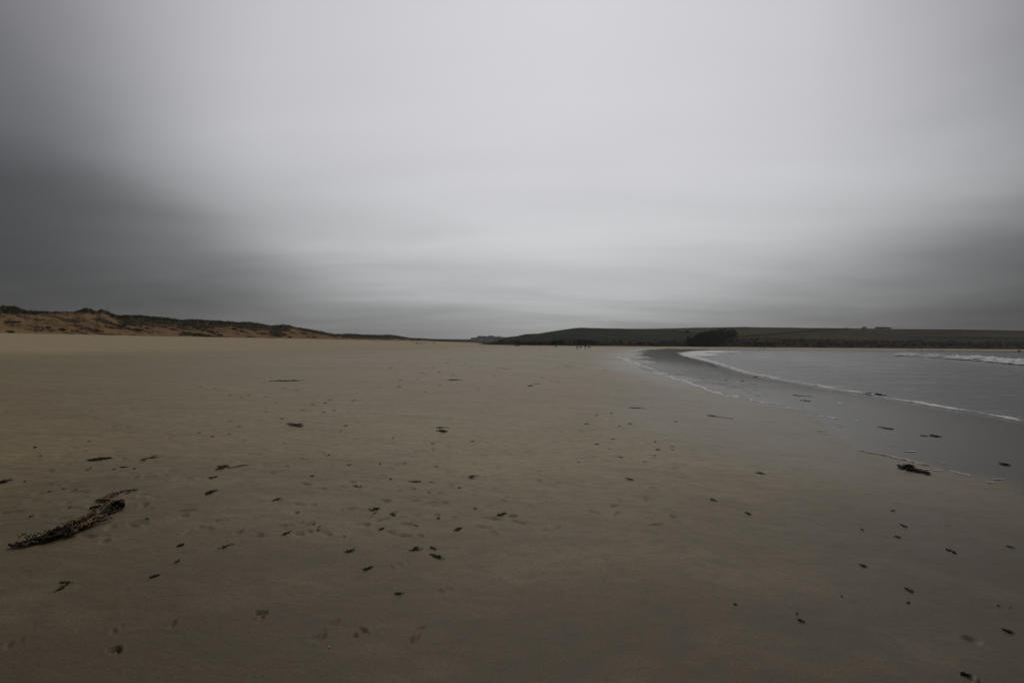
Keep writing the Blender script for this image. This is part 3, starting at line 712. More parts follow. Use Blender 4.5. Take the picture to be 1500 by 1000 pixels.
SH = np.array([(698, 506), (708, 503.0), (716, 501.6), (724, 500), (731, 497.6), (738, 495), (746, 493.2), (757, 492.3), (762, 491.0), (770, 489.2), (790, 488.3), (810, 485.0), (830, 482.0), (842, 480.4), (852, 479.8), (865, 480.3), (890, 480.9), (930, 481.7), (960, 481.3), (985, 480.7),
               (1010, 480.1), (1040, 479.8), (1070, 479.2), (1090, 478.8), (1110, 479.6), (1150, 479.8), (1200, 480.4), (1250, 481), (1300, 481.8), (1350, 482.3), (1400, 482.5), (1450, 483.2), (1500, 484.1), (1560, 484.8), (1700, 487), (1900, 492)])
FT = np.array([(690, 520), (715, 440), (730, 400), (760, 366), (800, 352), (840, 350), (900, 372), (960, 388), (1010, 398), (1060, 404), (1120, 412), (1200, 424), (1300, 440), (1400, 446), (1500, 450), (1700, 470), (1900, 500)])
def hill_col(px, py, inland, X, d_):
    n = fbm(X * .012, d_ * .012, 431, 4); n2 = fbm(X * .05, d_ * .05, 433, 4)
    green = np.array([.036, .045, .028]); olive = np.array([.088, .082, .046]); brown = np.array([.095, .070, .046]); dark = np.array([.046, .044, .034]); rock = np.array([.085, .062, .045])
    c_ = np.empty((len(px), 3)); c_[:] = green
    n3 = fbm(X * .022 + 9, d_ * .05, 437, 4); mh = sstep(.46, .62, n3)[:, None] * .75; c_ = c_ * (1 - mh) + np.array([.058, .055, .032]) * mh; md = sstep(.50, .40, n3)[:, None] * .4; c_ = c_ * (1 - md) + np.array([.036, .042, .030]) * md
    up = sstep(0, 1, (py * -1 + np.interp(px, [900, 980, 1010, 1060], [480, 484.5, 486, 487])) / 1.0 + .5) * ((px > 900) & (px < 1085))
    c_ = c_ * (1 - up[:, None]) + olive * up[:, None]
    east = sstep(1070, 1084, px)
    line = np.interp(px, [1070, 1130, 1190, 1500], [493.5, 489.5, 484.0, 484])
    fe = np.where((py < line)[:, None], np.array([.094, .092, .046]), np.where((n2 > .5)[:, None], brown, olive * .92))
    low = np.interp(px, [1070, 1200, 1300, 1500], [497, 499.5, 499.5, 502])
    topb = (py < np.interp(px, [1200, 1330, 1500], [470, 484.5, 487.5])); fe = np.where(topb[:, None], np.array([.050, .052, .034]), fe)
    midb = (py > np.interp(px, [1300, 1500], [492, 494])) & (px > 1300); fe = np.where(midb[:, None], np.array([.070, .068, .044]), fe)
    k = sstep(-.8, .8, py - low + (n2 - .5) * 5)
    fe = fe * (1 - k[:, None]) + dark * k[:, None]
    c_ = c_ * (1 - east[:, None]) + fe * east[:, None]
    k2 = sstep(13, 7, inland + (n2 - .5) * 14); c_ = c_ * (1 - k2[:, None]) + rock * k2[:, None]
    k3 = sstep(.55, .68, n2) * sstep(70, 20, inland); c_ = c_ * (1 - k3[:, None]) + dark * k3[:, None]
    return c_ * (0.75 + .5 * n[:, None])
hcols = np.arange(700, 1900, 1.5)
hills, HV = hill('headland', hcols, lambda c_: np.interp(c_, FT[:, 0], FT[:, 1]), SH, lambda c_: np.interp(c_, [690, 740, 840, 1000, 1900], [30, 50, 120, 190, 240]),
                 lambda c_: np.interp(c_, [690, 730, 800, 1000, 1900], [2.5, 4.5, 3.6, 2.6, 2.8]), 9.0, hill_col)
def hill_pt(HVv, cols, px, py, far=False):
    j = int(np.clip(np.searchsorted(cols, px), 0, len(cols) - 1)); c_ = HVv[:-4, j]
    yy = hy(px) - (c_[:, 2] - EYE) / c_[:, 1] * FPX
    return c_[int(np.argmin(np.abs(yy - py)))]

# low far shore and the town's hillside
SF = np.array([(560, 494.5), (596, 495.8), (605, 495.2), (614, 494.9), (625, 495.8), (640, 496.4), (665, 496.7), (685, 496.9), (692, 496.6), (698, 495.7), (706, 494.6), (714, 494.2), (722, 493.8), (736, 493.8), (760, 493.6), (800, 494), (850, 497)])
def far_col(px, py, inland, X, d_):
    n2 = fbm(X * .02, d_ * .02, 443, 4)
    c_ = np.where((px < 690)[:, None], np.array([.060, .066, .044]), np.array([.050, .055, .046]))
    k2 = sstep(22, 10, inland); c_ = c_ * (1 - k2[:, None]) + np.array([.075, .055, .045]) * k2[:, None]
    return c_ * (0.6 + .8 * n2[:, None])
fcols = np.arange(556, 852, 1.0)
farh, FV = hill('far_shore', fcols, lambda c_: np.interp(c_, [556, 640, 690, 740, 852], [880, 950, 1000, 1000, 1000]), SF, lambda c_: c_ * 0 + 240, lambda c_: c_ * 0 + 3.0, 20.0, far_col, nrow=36, seed=460, amp=.05)

# town houses
M_WALLS = [plain('house_render_%d' % i, c_, .8, .4, .08, .2) for i, c_ in enumerate([(.80, .80, .80), (.55, .56, .58), (.32, .31, .31)])]
M_ROOF = plain('slate_roof', (.15, .15, .155), .7, .6, .2, .3)
M_GLASS = plain('window_glass', (.03, .033, .037), .2, 1, .1, .5)
def house_meshes(L, W, Hh, Rh):
    a, b = L / 2, W / 2
    wV = [(-a, -b, -3), (a, -b, -3), (a, b, -3), (-a, b, -3), (-a, -b, Hh), (a, -b, Hh), (a, b, Hh), (-a, b, Hh), (-a, 0, Hh + Rh), (a, 0, Hh + Rh)]
    wF = [[0, 1, 5, 4], [2, 3, 7, 6], [1, 2, 6, 6], [1, 6, 5, 5], [5, 6, 9, 9], [3, 0, 4, 4], [3, 4, 7, 7], [7, 4, 8, 8]]
    e = .35
    rV = [(-a - e, -b - e, Hh - .25), (a + e, -b - e, Hh - .25), (a + e, 0, Hh + Rh + .15), (-a - e, 0, Hh + Rh + .15), (-a - e, b + e, Hh - .25), (a + e, b + e, Hh - .25)]
    rV += [(x, y, z - .2) for x, y, z in rV]
    rF = [[0, 1, 2, 3], [3, 2, 5, 4], [6, 9, 8, 7], [9, 10, 11, 8], [0, 6, 7, 1], [4, 5, 11, 10], [0, 3, 9, 6], [3, 4, 10, 9], [1, 7, 8, 2], [2, 8, 11, 5]]
    return wV, wF, rV, rF
protos = []
for i, (L, W, Hh, Rh) in enumerate([(9, 7, 5.2, 2.6), (14, 7, 5.0, 2.6), (7.5, 7, 6.2, 2.4)]):
    wV, wF, rV, rF = house_meshes(L, W, Hh, Rh); A1 = Acc(); A1.add(wV, wF); A2 = Acc(); A2.add(rV, rF)
    ob = empty('house', (0, 0, 0)); wl = A1.build('wall', M_WALLS[i], parent=ob, smooth=False); rf = A2.build('roof', M_ROOF, parent=ob, smooth=False)
    chx = Acc(); tube(chx, (L * .35, 0, Hh + Rh - .6), (L * .35, 0, Hh + Rh + 1.2), .45, .42, 4); chx.build('chimney', M_WALLS[i], parent=rf, smooth=False)
    for wx in (-.28, .28):
        for wz in (.9, 3.4):
            wv = Acc(); x0, x1 = L * wx - .55, L * wx + .55
            yy = -W / 2 - .03
            wv.add([(x0, yy, wz), (x1, yy, wz), (x1, yy, wz + 1.3), (x0, yy, wz + 1.3), (x0, yy + .08, wz), (x1, yy + .08, wz), (x1, yy + .08, wz + 1.3), (x0, yy + .08, wz + 1.3)], [[0, 1, 2, 3], [0, 4, 5, 1], [2, 6, 7, 3], [1, 5, 6, 2], [3, 7, 4, 0]])
            wv.build('window', M_GLASS, parent=wl, smooth=False)
    protos.append(ob)
def copy_tree(ob, parent=None):
    c_ = ob.copy(); COL.objects.link(c_)
    if parent: c_.parent = parent; c_.matrix_parent_inverse = ob.matrix_parent_inverse
    for ch_c in ob.children: copy_tree(ch_c, c_)
    return c_
hs = [(693, 499.6), (697, 498.4), (700.5, 500.3), (702, 497.6), (705, 499.2), (705.5, 496.6), (708.5, 498.0), (709.5, 500.6), (712, 496.4), (713, 499.0), (715.5, 497.4), (717, 500.2), (718.5, 496.0), (720, 498.4),
      (722.5, 496.6), (724, 499.4), (726, 497.6), (731, 497.2), (735, 497.8), (711, 496.4)]
first = [True] * 3
hl = ['white gabled house with grey roof among the houses of the far town', 'long grey terrace house on the far town hillside', 'dull dark-walled house with slate roof in the far town']
for i, (px, py) in enumerate(hs):
    k = [0, 1, 0, 2, 0, 1, 2][i % 7]; P = hill_pt(FV, fcols, px, py)
    if first[k]: ob = protos[k]; first[k] = False
    else: ob = copy_tree(protos[k])
    ob.location = P + [0, -2, 0]; ob.rotation_euler = (0, 0, random.uniform(-.5, .5) + (1.57 if i % 5 == 4 else 0)); s_ = random.uniform(.75, 1.0); ob.scale = (s_, s_, s_)
    tag(ob, hl[k], 'house', 'houses of the far town')

# ------------------------------------------------------------------ trees, woodland, hedges, scrub on the hills
def tree(P, h, w_, label, seed, group=None, squash=1.0):
    g = np.random.default_rng(seed); root = empty('tree', P - [0, 0, .3]); tag(root, label, 'tree', group)
    a = Acc(); tube(a, (0, 0, -.5), (0, 0, h * .5), .04 * h, .022 * h)
    for k in range(5):
        an = g.uniform(0, 6.28); z0 = h * g.uniform(.22, .45)
        tube(a, (0, 0, z0), (math.cos(an) * w_ * .32, math.sin(an) * w_ * .32, z0 + h * .3), .016 * h, .006 * h, 5)
    a.build('trunk', M_BARK, parent=root)
    n = 16; cen = g.normal(size=(n, 3)); cen /= np.linalg.norm(cen, axis=1)[:, None]; cen *= g.random((n, 1)) ** .5
    cen = cen * [w_ * .36, w_ * .36, h * .26 * squash] + [0, 0, h * .62]
    Vv, Ff = leaf_clumps(cen, np.tile([w_ * .2, w_ * .2, h * .15], (n, 1)), 34, .035 * (h + w_), seed + 1)
    mesh_np('crown', Vv, Ff, M_WOOD, parent=root, smooth=False)
for i, (px, py, hpx, wpx, lab) in enumerate([(1265.5, 481.6, 3.4, 9, 'rounded windswept tree alone on the hill skyline, left of the flat-topped trees'), (1006, 487.3, 3.8, 7, 'small dark tree on the field edge left of the hillside wood'),
                                             (1284.5, 482.0, 3.2, 8, 'left end of the flat-topped skyline tree row'), (1290.5, 482.0, 3.3, 8, 'second of the flat-topped skyline trees from the left'),
                                             (1297, 482.1, 3.4, 8, 'third of the flat-topped skyline trees from the left'), (1303, 482.3, 3.0, 7, 'right end of the flat-topped skyline tree row'),
                                             (1239, 481.6, 1.6, 6, 'low bush-like tree on the skyline left of the rounded tree'), (1090, 479.8, 1.6, 5, 'tiny dark bush tree on the skyline above the pale green field'),
                                             (718, 495.4, 3.4, 4.5, 'left of two dark trees rising above the far town'), (722.3, 495.5, 3.2, 3.4, 'right of two dark trees rising above the far town'),
                                             (709, 502.2, 2.6, 3.6, 'dark tree below the far town by the sand')]):
    P = hill_pt(FV, fcols, px, py) if px < 725 else hill_pt(HV, hcols, px, py); mpp = P[1] / FPX
    tree(P, hpx * mpp * 1.12, wpx * mpp, lab, 500 + 3 * i, 'trees on the skyline' if 1280 < px < 1310 else None)
# the wood that fills the dip
g = np.random.default_rng(77); cen = []; rad_ = []; trn = Acc()
def in_wood(px, py):
    lo = np.interp(px, [1010, 1030, 1048, 1060, 1075, 1078], [489, 485.5, 481.0, 480.2, 480.6, 484]); hi = np.interp(px, [1006, 1030, 1048, 1056, 1078], [503, 504.5, 504.5, 497, 490])
    jt = (float(fbm(px * .09, py * .3, 79, 3)) - .5) * 9
    return (lo + jt < py) & (py < hi) & (px > 1008 + jt) & (px < 1079 + jt)
cnt = 0
while cnt < 290:
    px = g.uniform(1006, 1080); py = g.uniform(479, 506)
    if not in_wood(px, py): continue
    h = g.uniform(3.0, 5.0); P = hill_pt(HV, hcols, px, py + h * FPX / 470); w_ = g.uniform(3, 5); cnt += 1
    for k in range(5):
        cen.append(P + [g.normal() * w_ * .25, g.normal() * w_ * .25, h * g.uniform(.4, .85)]); rad_.append([w_ * .3, w_ * .3, h * .2])
    if cnt % 2 == 0: tube(trn, P - [0, 0, .5], P + [0, 0, h * .6], .16, .08, 5)
Vv, Ff = leaf_clumps(cen, rad_, 16, .34, 78); trn.add(Vv, Ff)
o = trn.build('woodland', M_WOOD, smooth=False); tag(o, kind='stuff')
# hedges between the fields
def hedge(pts, hgt, lab, seed):
    g = np.random.default_rng(seed); P = np.array([hill_pt(HV, hcols, px, py) for px, py in pts])
    L = np.concatenate([[0], np.cumsum(np.linalg.norm(np.diff(P, axis=0), axis=1))]); n = int(L[-1] / 1.1) + 2
    q = np.linspace(0, L[-1], n); C_ = np.stack([np.interp(q, L, P[:, k]) for k in range(3)], 1); C_ += g.normal(size=C_.shape) * [.3, .3, .12]
    hh = hgt * (.55 + .9 * fbm(q * .08, q * 0 + seed, seed, 3)); C_[:, 2] += hh * .4
    Vv, Ff = leaf_clumps(C_, np.stack([np.full(n, .9), np.full(n, .8), hh * .6], 1), 14, .26, seed + 1)
    o = mesh_np('hedge', Vv, Ff, M_SCRUB, smooth=False); tag(o, lab, 'hedge', 'field hedges on the hill')
hedge([(1074, 494), (1100, 492.2), (1130, 490), (1160, 487.4), (1195, 484.3), (1240, 482.6)], 1.5, 'long dark hedge slanting up from the wood to the skyline', 600)
hedge([(900, 481.8), (950, 483.2), (985, 485.2), (1012, 487.3)], 1.0, 'hedge along the lower edge of the olive field left of the wood', 604)
hedge([(1318, 494.2), (1360, 494.8), (1420, 495.4), (1500, 496.3), (1560, 497.5)], 1.2, 'dark level hedge low on the hill at far right', 608)
hedge([(1200, 481.2), (1260, 481.9), (1330, 483.2), (1420, 483.9), (1500, 485.4)], 0.9, 'skyline hedge along the hilltop at right', 612)
hedge([(1084, 496.8), (1130, 497.2), (1180, 498.4), (1240, 498.6)], 1.4, 'low hedge above the shore scrub right of the wood', 616)
hedge([(1330, 488.6), (1400, 488.2), (1480, 488.8), (1540, 489.8)], 0.8, 'faint middle hedge crossing the brown field at right', 620)
hedge([(1010, 480.6), (1060, 480.2), (1100, 479.8), (1200, 481.0)], 0.7, 'thin skyline hedge above the pale green field', 624)
# shore scrub along the foot of the hills
g = np.random.default_rng(88); cen = []; rad_ = []
for k in range(2400):
    px = g.uniform(752, 1780); up_ = g.random() ** 1.4
    j = int(np.searchsorted(hcols, px)); dens = 1.0 if px > 1070 else .5
    if g.random() > dens * (.35 + .9 * vnoise(px * .03, up_ * 3, 89)): continue
    lim = 8.5 if px > 1070 else (3 if px < 800 else 5)
    P = hill_pt(HV, hcols, px, hy(px) - (HV[4, j, 2] - EYE) / HV[4, j, 1] * FPX - up_ * lim)
    hh = g.uniform(.5, 1.5); cen.append(P + [0, 0, hh * .3]); rad_.append([hh * 1.3, hh * 1.1, hh * .65])
Vv, Ff = leaf_clumps(cen, rad_, 24, .30, 90)
o = mesh_np('shore_scrub', Vv, Ff, M_SCRUB, smooth=False); tag(o, kind='stuff')

# pale and dark rocks at the foot of the headland
M_ROCKP = plain('pale_rock', (.42, .40, .36), .8, 2, .2); M_ROCKD = plain('dark_rock', (.05, .04, .035), .8, 2, .3)
def rock(P, w_, h, mt, lab, seed):
    bm = bmesh.new(); bmesh.ops.create_icosphere(bm, subdivisions=2, radius=1); g = np.random.default_rng(seed)
    for v in bm.verts:
        k = 1 + .35 * (float(fbm(v.co.x * 1.3 + seed, v.co.y * 1.3 + v.co.z, seed, 3)) - .5) * 2
        v.co = Vector((v.co.x * w_ / 2 * k, v.co.y * w_ * .4 * k, (v.co.z * .6 + .3) * h * k))
    me = bpy.data.meshes.new('rock'); bm.to_mesh(me); bm.free(); me.materials.append(mt)
    o = bpy.data.objects.new('rock', me); COL.objects.link(o); o.location = P; tag(o, lab, 'rock')
for i, (px, py, wpx, hpx, mt, lab) in enumerate([(814.5, 508.0, 4, 2.2, M_ROCKP, 'pale rock at the foot of the dark headland'), (1334, 511.2, 11, 1.4, M_ROCKP, 'pale flat rock ledge on the far sand strip below the hill'),
                                                 (1375, 513.2, 12, 1.0, M_ROCKP, 'long low pale rock on the far strip near the breaker'), (1493, 514.6, 4, 2, M_ROCKD, 'small dark rock on the far strip at the right edge'), (758, 506.6, 9, 2.2, M_ROCKD, 'low dark rocks at the tip of the headland')]):
    P = gpt(px, py); mpp = P[1] / FPX
    rock(P - [0, 0, .05], wpx * mpp, hpx * mpp, mt, lab, 700 + i)

# ------------------------------------------------------------------ thin sea haze over the whole bay
hz = bpy.data.materials.new('haze'); hz.use_nodes = True; t = hz.node_tree; t.nodes.clear()
pv_ = N(t, 'ShaderNodeVolumePrincipled'); pv_.inputs['Color'].default_value = (.86, .89, .92, 1); pv_.inputs['Density'].default_value = 0.00012; pv_.inputs['Anisotropy'].default_value = 0.2
om = N(t, 'ShaderNodeOutputMaterial'); t.links.new(pv_.outputs[0], om.inputs['Volume'])
x0, x1, y0, y1, z0, z1 = -6000, 6000, -6000, 6000, -20, 60
mesh_np('haze', [(x0, y0, z0), (x1, y0, z0), (x1, y1, z0), (x0, y1, z0), (x0, y0, z1), (x1, y0, z1), (x1, y1, z1), (x0, y1, z1)], [[3, 2, 1, 0], [4, 5, 6, 7], [0, 1, 5, 4], [1, 2, 6, 5], [2, 3, 7, 6], [3, 0, 4, 7]], hz, smooth=False)['kind'] = 'stuff'

# ------------------------------------------------------------------ people and dogs far down the beach
def skin_mesh(verts, edges, radii, root=0, lv=1):
    me = bpy.data.meshes.new('skeleton'); me.from_pydata(verts, edges, [])
    ob = bpy.data.objects.new('skeleton', me); COL.objects.link(ob)
    ob.modifiers.new('skin', 'SKIN'); sm = ob.modifiers.new('sub', 'SUBSURF'); sm.levels = lv
    for i, r in enumerate(radii):
        sv_ = me.skin_vertices[0].data[i]; sv_.radius = (r, r) if not isinstance(r, tuple) else r; sv_.use_root = (i == root)
    dg = bpy.context.evaluated_depsgraph_get(); out = bpy.data.meshes.new_from_object(ob.evaluated_get(dg))
    bpy.data.objects.remove(ob); bpy.data.meshes.remove(me); return out
M_SKIN = plain('skin', (.42, .27, .2), .6, 5, .1)
M_HAIR = plain('hair', (.035, .025, .018), .7, 20, .3)
def cloth(n, c_): return plain(n, c_, .85, 8, .15, .15)
M_NAVY, M_BROWN, M_BLACK, M_GREYJ, M_PALE = cloth('cloth_navy', (.02, .022, .03)), cloth('cloth_brown', (.05, .03, .018)), cloth('cloth_black', (.012, .012, .013)), cloth('cloth_grey', (.26, .26, .28)), cloth('cloth_dark_red', (.09, .025, .018))
def person(P, rz, jacket, trousers, label, stride=.22, lean=0.0, height=1.72):
    k = height / 1.72
    v = []; e = []; r = []
    def ad(p, rr, par=None):
        v.append((p[0] * k, p[1] * k, p[2] * k)); r.append(tuple(x * k for x in rr) if isinstance(rr, tuple) else rr * k)
        if par is not None: e.append((par, len(v) - 1))
        return len(v) - 1
    L = lean
    pel = ad((0, 0, .95), (.15, .11)); spn = ad((0, -.04 - L * .2, 1.15), (.14, .10), pel); chs = ad((0, -.05 - L * .45, 1.34), (.17, .11), spn)
    nk = ad((0, -.05 - L * .6, 1.50), .055, chs); hd = ad((0, -.07 - L * .7, 1.60), (.075, .09), nk); top = ad((0, -.06 - L * .7, 1.70), .06, hd)
    nose = ad((0, -.165 - L * .7, 1.60), .016, hd)
    for sd in (-1, 1):
        hip = ad((.10 * sd, 0, .90), .095, pel); kn = ad((.10 * sd, -stride * .55 * sd - .04, .50), .062, hip); an = ad((.10 * sd, -stride * sd + .06, .09), .042, kn); to = ad((.11 * sd, -stride * sd - .13, .04), .035, an)
        sh = ad((.20 * sd, -.05 - L * .45, 1.39), .07, chs); el = ad((.26 * sd, .03 + stride * .4 * sd - L * .3, 1.12), .048, sh); wr = ad((.25 * sd, -.06 + stride * .9 * sd - L * .5, .90), .032, el); ha = ad((.25 * sd, -.08 + stride * sd - L * .5, .83), (.035, .025), wr)
        for f in range(4): ad((.25 * sd + (f - 1.5) * .018, -.10 + stride * sd - L * .5, .74 + abs(f - 1.3) * .012), .009, ha)
        ad((.25 * sd - .03 * sd, -.14 + stride * sd - L * .5, .79), .010, ha)
    me = skin_mesh(v, e, r)
    for mt in (trousers, jacket, M_SKIN, M_BLACK): me.materials.append(mt)
    for p_ in me.polygons:
        c_ = p_.center / k
        p_.material_index = 2 if (c_.z > 1.47 or (c_.z < .89 and abs(c_.x) > .19)) else (1 if c_.z > .86 else (3 if c_.z < .10 else 0))
        p_.use_smooth = True
    root = empty('person', P, rz); tag(root, label, 'person', 'people walking on the beach')
    body = bpy.data.objects.new('body', me); COL.objects.link(body); body.parent = root
    bm = bmesh.new(); bmesh.ops.create_uvsphere(bm, u_segments=12, v_segments=8, radius=.105 * k)
    bmesh.ops.delete(bm, geom=[vv for vv in bm.verts if vv.co.z < -.02 * k and vv.co.y < .02 * k or vv.co.z < -.07 * k], context='VERTS')
    hm = bpy.data.meshes.new('hair'); bm.to_mesh(hm); bm.free(); hm.materials.append(M_HAIR)
    ho = bpy.data.objects.new('hair', hm); COL.objects.link(ho); ho.parent = root; ho.location = (0, (-.045 - L * .7) * k, 1.645 * k)
    return root
def dog(P, rz, mt, label, scale=1.0):
    v = []; e = []; r = []
    def ad(p, rr, par=None):
        v.append(tuple(x * scale for x in p)); r.append(rr * scale)
        if par is not None: e.append((par, len(v) - 1))
        return len(v) - 1
    rib = ad((0, -.12, .46), .125); bel = ad((0, .10, .48), .095, rib); rmp = ad((0, .28, .50), .095, bel)
    nk = ad((0, -.30, .58), .075, rib); hd = ad((0, -.42, .70), .075, nk); mz = ad((0, -.56, .67), .038, hd)
    for s_ in (-1, 1): ad((.06 * s_, -.38, .80), .022, hd)
    t1 = ad((0, .42, .56), .028, rmp); ad((0, .56, .68), .016, t1)
    for s_ in (-1, 1):
        el = ad((.09 * s_, -.14, .32), .045, rib); wr = ad((.09 * s_, -.12 + .05 * s_, .13), .026, el); ad((.09 * s_, -.17 + .05 * s_, .02), .028, wr)
        kn = ad((.09 * s_, .22, .30), .055, rmp); hk = ad((.09 * s_, .36 - .06 * s_, .17), .026, kn); ad((.09 * s_, .31 - .06 * s_, .02), .028, hk)
    me = skin_mesh(v, e, r); me.materials.append(mt)
    for p_ in me.polygons: p_.use_smooth = True
    o = bpy.data.objects.new('dog', me); COL.objects.link(o); o.location = P; o.rotation_euler = (0, 0, rz); tag(o, label, 'dog', 'dogs on the beach'); return o
person(gpt(845.4, 511.8), 2.9, M_GREYJ, M_BLACK, 'walker in pale grey jacket below the headland, left of the two dogs', .2)
person(gpt(857.4, 511.8), .3, M_BROWN, M_BROWN, 'walker in dark brown clothes between the two dogs below the headland', .12)
dog(gpt(850.8, 510.6), 1.4, M_BLACK, 'dark dog between the two walkers below the headland', 1.15)
dog(gpt(863.0, 510.3), -1.2, M_OLIVE, 'brown dog right of the walkers below the headland', 1.15)
person(gpt(609.9, 504.6), .2, M_BROWN, M_BLACK, 'leftmost of the far walkers at the end of the dunes', .1)
person(gpt(612.7, 504.6), 2.6, M_PALE, M_BROWN, 'walker in reddish brown close beside the leftmost far walker', .1)
person(gpt(618.2, 504.4), 1.2, M_BROWN, M_BROWN, 'stooping walker with a dog at the end of the dunes', .3, .5)
dog(gpt(616.0, 504.4), 1.7, M_BROWN, 'brown dog at the feet of the stooping walker', 1.2)
person(gpt(622.6, 504.3), 0, M_OLIVE, M_OLIVE, 'lone thin figure in olive right of the stooping walker', .05, 0, 1.6)
person(gpt(634.8, 504.3), .5, M_BROWN, M_NAVY, 'left of the far pair beyond the end of the dunes', .15)
person(gpt(637.4, 504.3), -.5, M_OLIVE, M_BLACK, 'right of the far pair beyond the end of the dunes', .15)
person(gpt(718.3, 506.0), 1.4, M_PALE, M_BROWN, 'walker in dark red below the far town', .2)
person(gpt(1113.5, 511.8), .7, M_GREYJ, M_NAVY, 'walker in grey on the far sand strip right of the wood', .2)
person(gpt(1119.4, 511.9), 2.2, M_BLACK, M_BLACK, 'walker in black on the far sand strip right of the wood', .15)
person(gpt(1350, 514.3), 1.2, M_BLACK, M_NAVY, 'lone dark figure on the far sand strip behind the breaker', .1)

# ------------------------------------------------------------------ seaweed
def ribbon(acc, P, wid, thk, g, crinkle=.35):
    """a crinkled blade with a lens-shaped section lying along P (k,3)"""
    k = len(P); tn_ = np.gradient(P, axis=0); tn_ /= np.linalg.norm(tn_, axis=1)[:, None] + 1e-9
    sd_ = np.stack([-tn_[:, 1], tn_[:, 0], np.zeros(k)], 1); sd_ /= np.linalg.norm(sd_, axis=1)[:, None] + 1e-9
    q = np.linspace(0, 1, k); w_ = wid * (0.35 + .65 * np.sin(np.pi * np.clip(q * .96 + .02, 0, 1)) ** .6) * (1 + crinkle * (g.random(k) - .5) * 1.6)
    up_ = np.zeros((k, 3)); up_[:, 2] = 1
    li = crinkle * wid * (g.random(k) - .2)[:, None] * up_; ri = crinkle * wid * (g.random(k) - .2)[:, None] * up_
    V = np.stack([P + sd_ * w_[:, None] + li, P + up_ * thk, P - sd_ * w_[:, None] + ri, P - up_ * thk * .4], 1).reshape(-1, 3)
    F = grid_faces(k, 4, wrap=True); F = np.vstack([F, [[3, 2, 1, 0]], [[4 * k - 4, 4 * k - 3, 4 * k - 2, 4 * k - 1]]])
    acc.add(V, F)
def lie(P2, g, lift=.012):
    z_ = np.maximum(terrain(P2[:, 0], P2[:, 1]), .02)
    return np.column_stack([P2, z_ + lift * (0.4 + g.random(len(P2)))])
def strand(a, b, g, n=14, wig=.18, t0=0, t1=1, off=0.0):
    q = np.linspace(t0, t1, n); u = (b - a)[:2]; L = np.linalg.norm(u); nr_ = np.array([-u[1], u[0]]) / L
    w_ = (fbm(q * 3.5 + g.uniform(0, 50), q * 0 + g.uniform(0, 9), int(g.integers(999)), 3) - .5) * 2 * wig * L
    return a[None, :2] + q[:, None] * u[None] + nr_[None] * (w_ + off)[:, None]
def weed(p0, p1, wpx, mt, label, seed, fronds=5, group=None, cat='seaweed', name='seaweed', body=.0):
    g = np.random.default_rng(seed); a = gpt(*p0); b = gpt(*p1); c0 = (a + b) / 2; mpp = c0[1] / FPX; L = np.linalg.norm((b - a)[:2])
    acc = Acc(); hw = wpx * mpp * .68; hg = min(wpx * c0[1] ** 2 / ((EYE - c0[2]) * FPX), .7 * L + hw) * .5
    for k in range(fronds):
        t0 = g.uniform(0, .35); t1 = g.uniform(.6, 1.0)
        if k == 0: t0, t1 = 0, 1
        if k == 0 or body == 0: r0, r1 = a, b
        else:
            t0, t1 = 0, 1; q = g.uniform(.12, .88); an = g.normal() * .7; ll = L * g.uniform(.22, .5); u = (b - a) / np.linalg.norm(b - a); ca__, sa__ = math.cos(an), math.sin(an)
            cc = a + (b - a) * q + np.array([-u[1], u[0], 0]) * g.normal() * hg * .55; dv = np.array([u[0] * ca__ - u[1] * sa__, u[0] * sa__ + u[1] * ca__, 0]) * ll * .5
            r0, r1 = cc - dv, cc + dv
        P = lie(strand(r0, r1, g, 12, .12, t0, t1, 0.0), g, .004 + .12 * hw)
        ribbon(acc, P - c0, hw * g.uniform(.18, .42), .003 + .10 * hw, g)
    for k in range(max(1, fronds // 2)):                     # side shoots
        q = g.uniform(.15, .9); r0 = a + (b - a) * q; an = g.uniform(0, 6.28); ll = g.uniform(.12, .3) * L
        r1 = r0 + np.array([math.cos(an) * ll, math.sin(an) * ll, 0])
        P = lie(strand(r0, r1, g, 7, .15), g, .004 + .06 * hw); ribbon(acc, P - c0, hw * g.uniform(.12, .3), .003 + .08 * hw, g)
    if body > 0:                                             # a knotted lump in the middle
        for k in range(int(4 + body * 5)):
            q = g.uniform(.25, .75); r0 = a + (b - a) * q + np.append(g.normal(size=2) * [.15 * hw, .4 * hg], 0); an = g.uniform(0, 6.28); ll = L * g.uniform(.12, .22)
            P = lie(strand(r0, r0 + np.array([math.cos(an) * ll, math.sin(an) * ll, 0]), g, 7, .2), g, .004 + hw * body * .32); ribbon(acc, P - c0, hw * .35, .006 + .15 * hw, g)
    o = acc.build(name, mt, smooth=True); o.location = c0; tag(o, label, cat, group)
    return o
G_W = 'seaweed washed up on the sand'
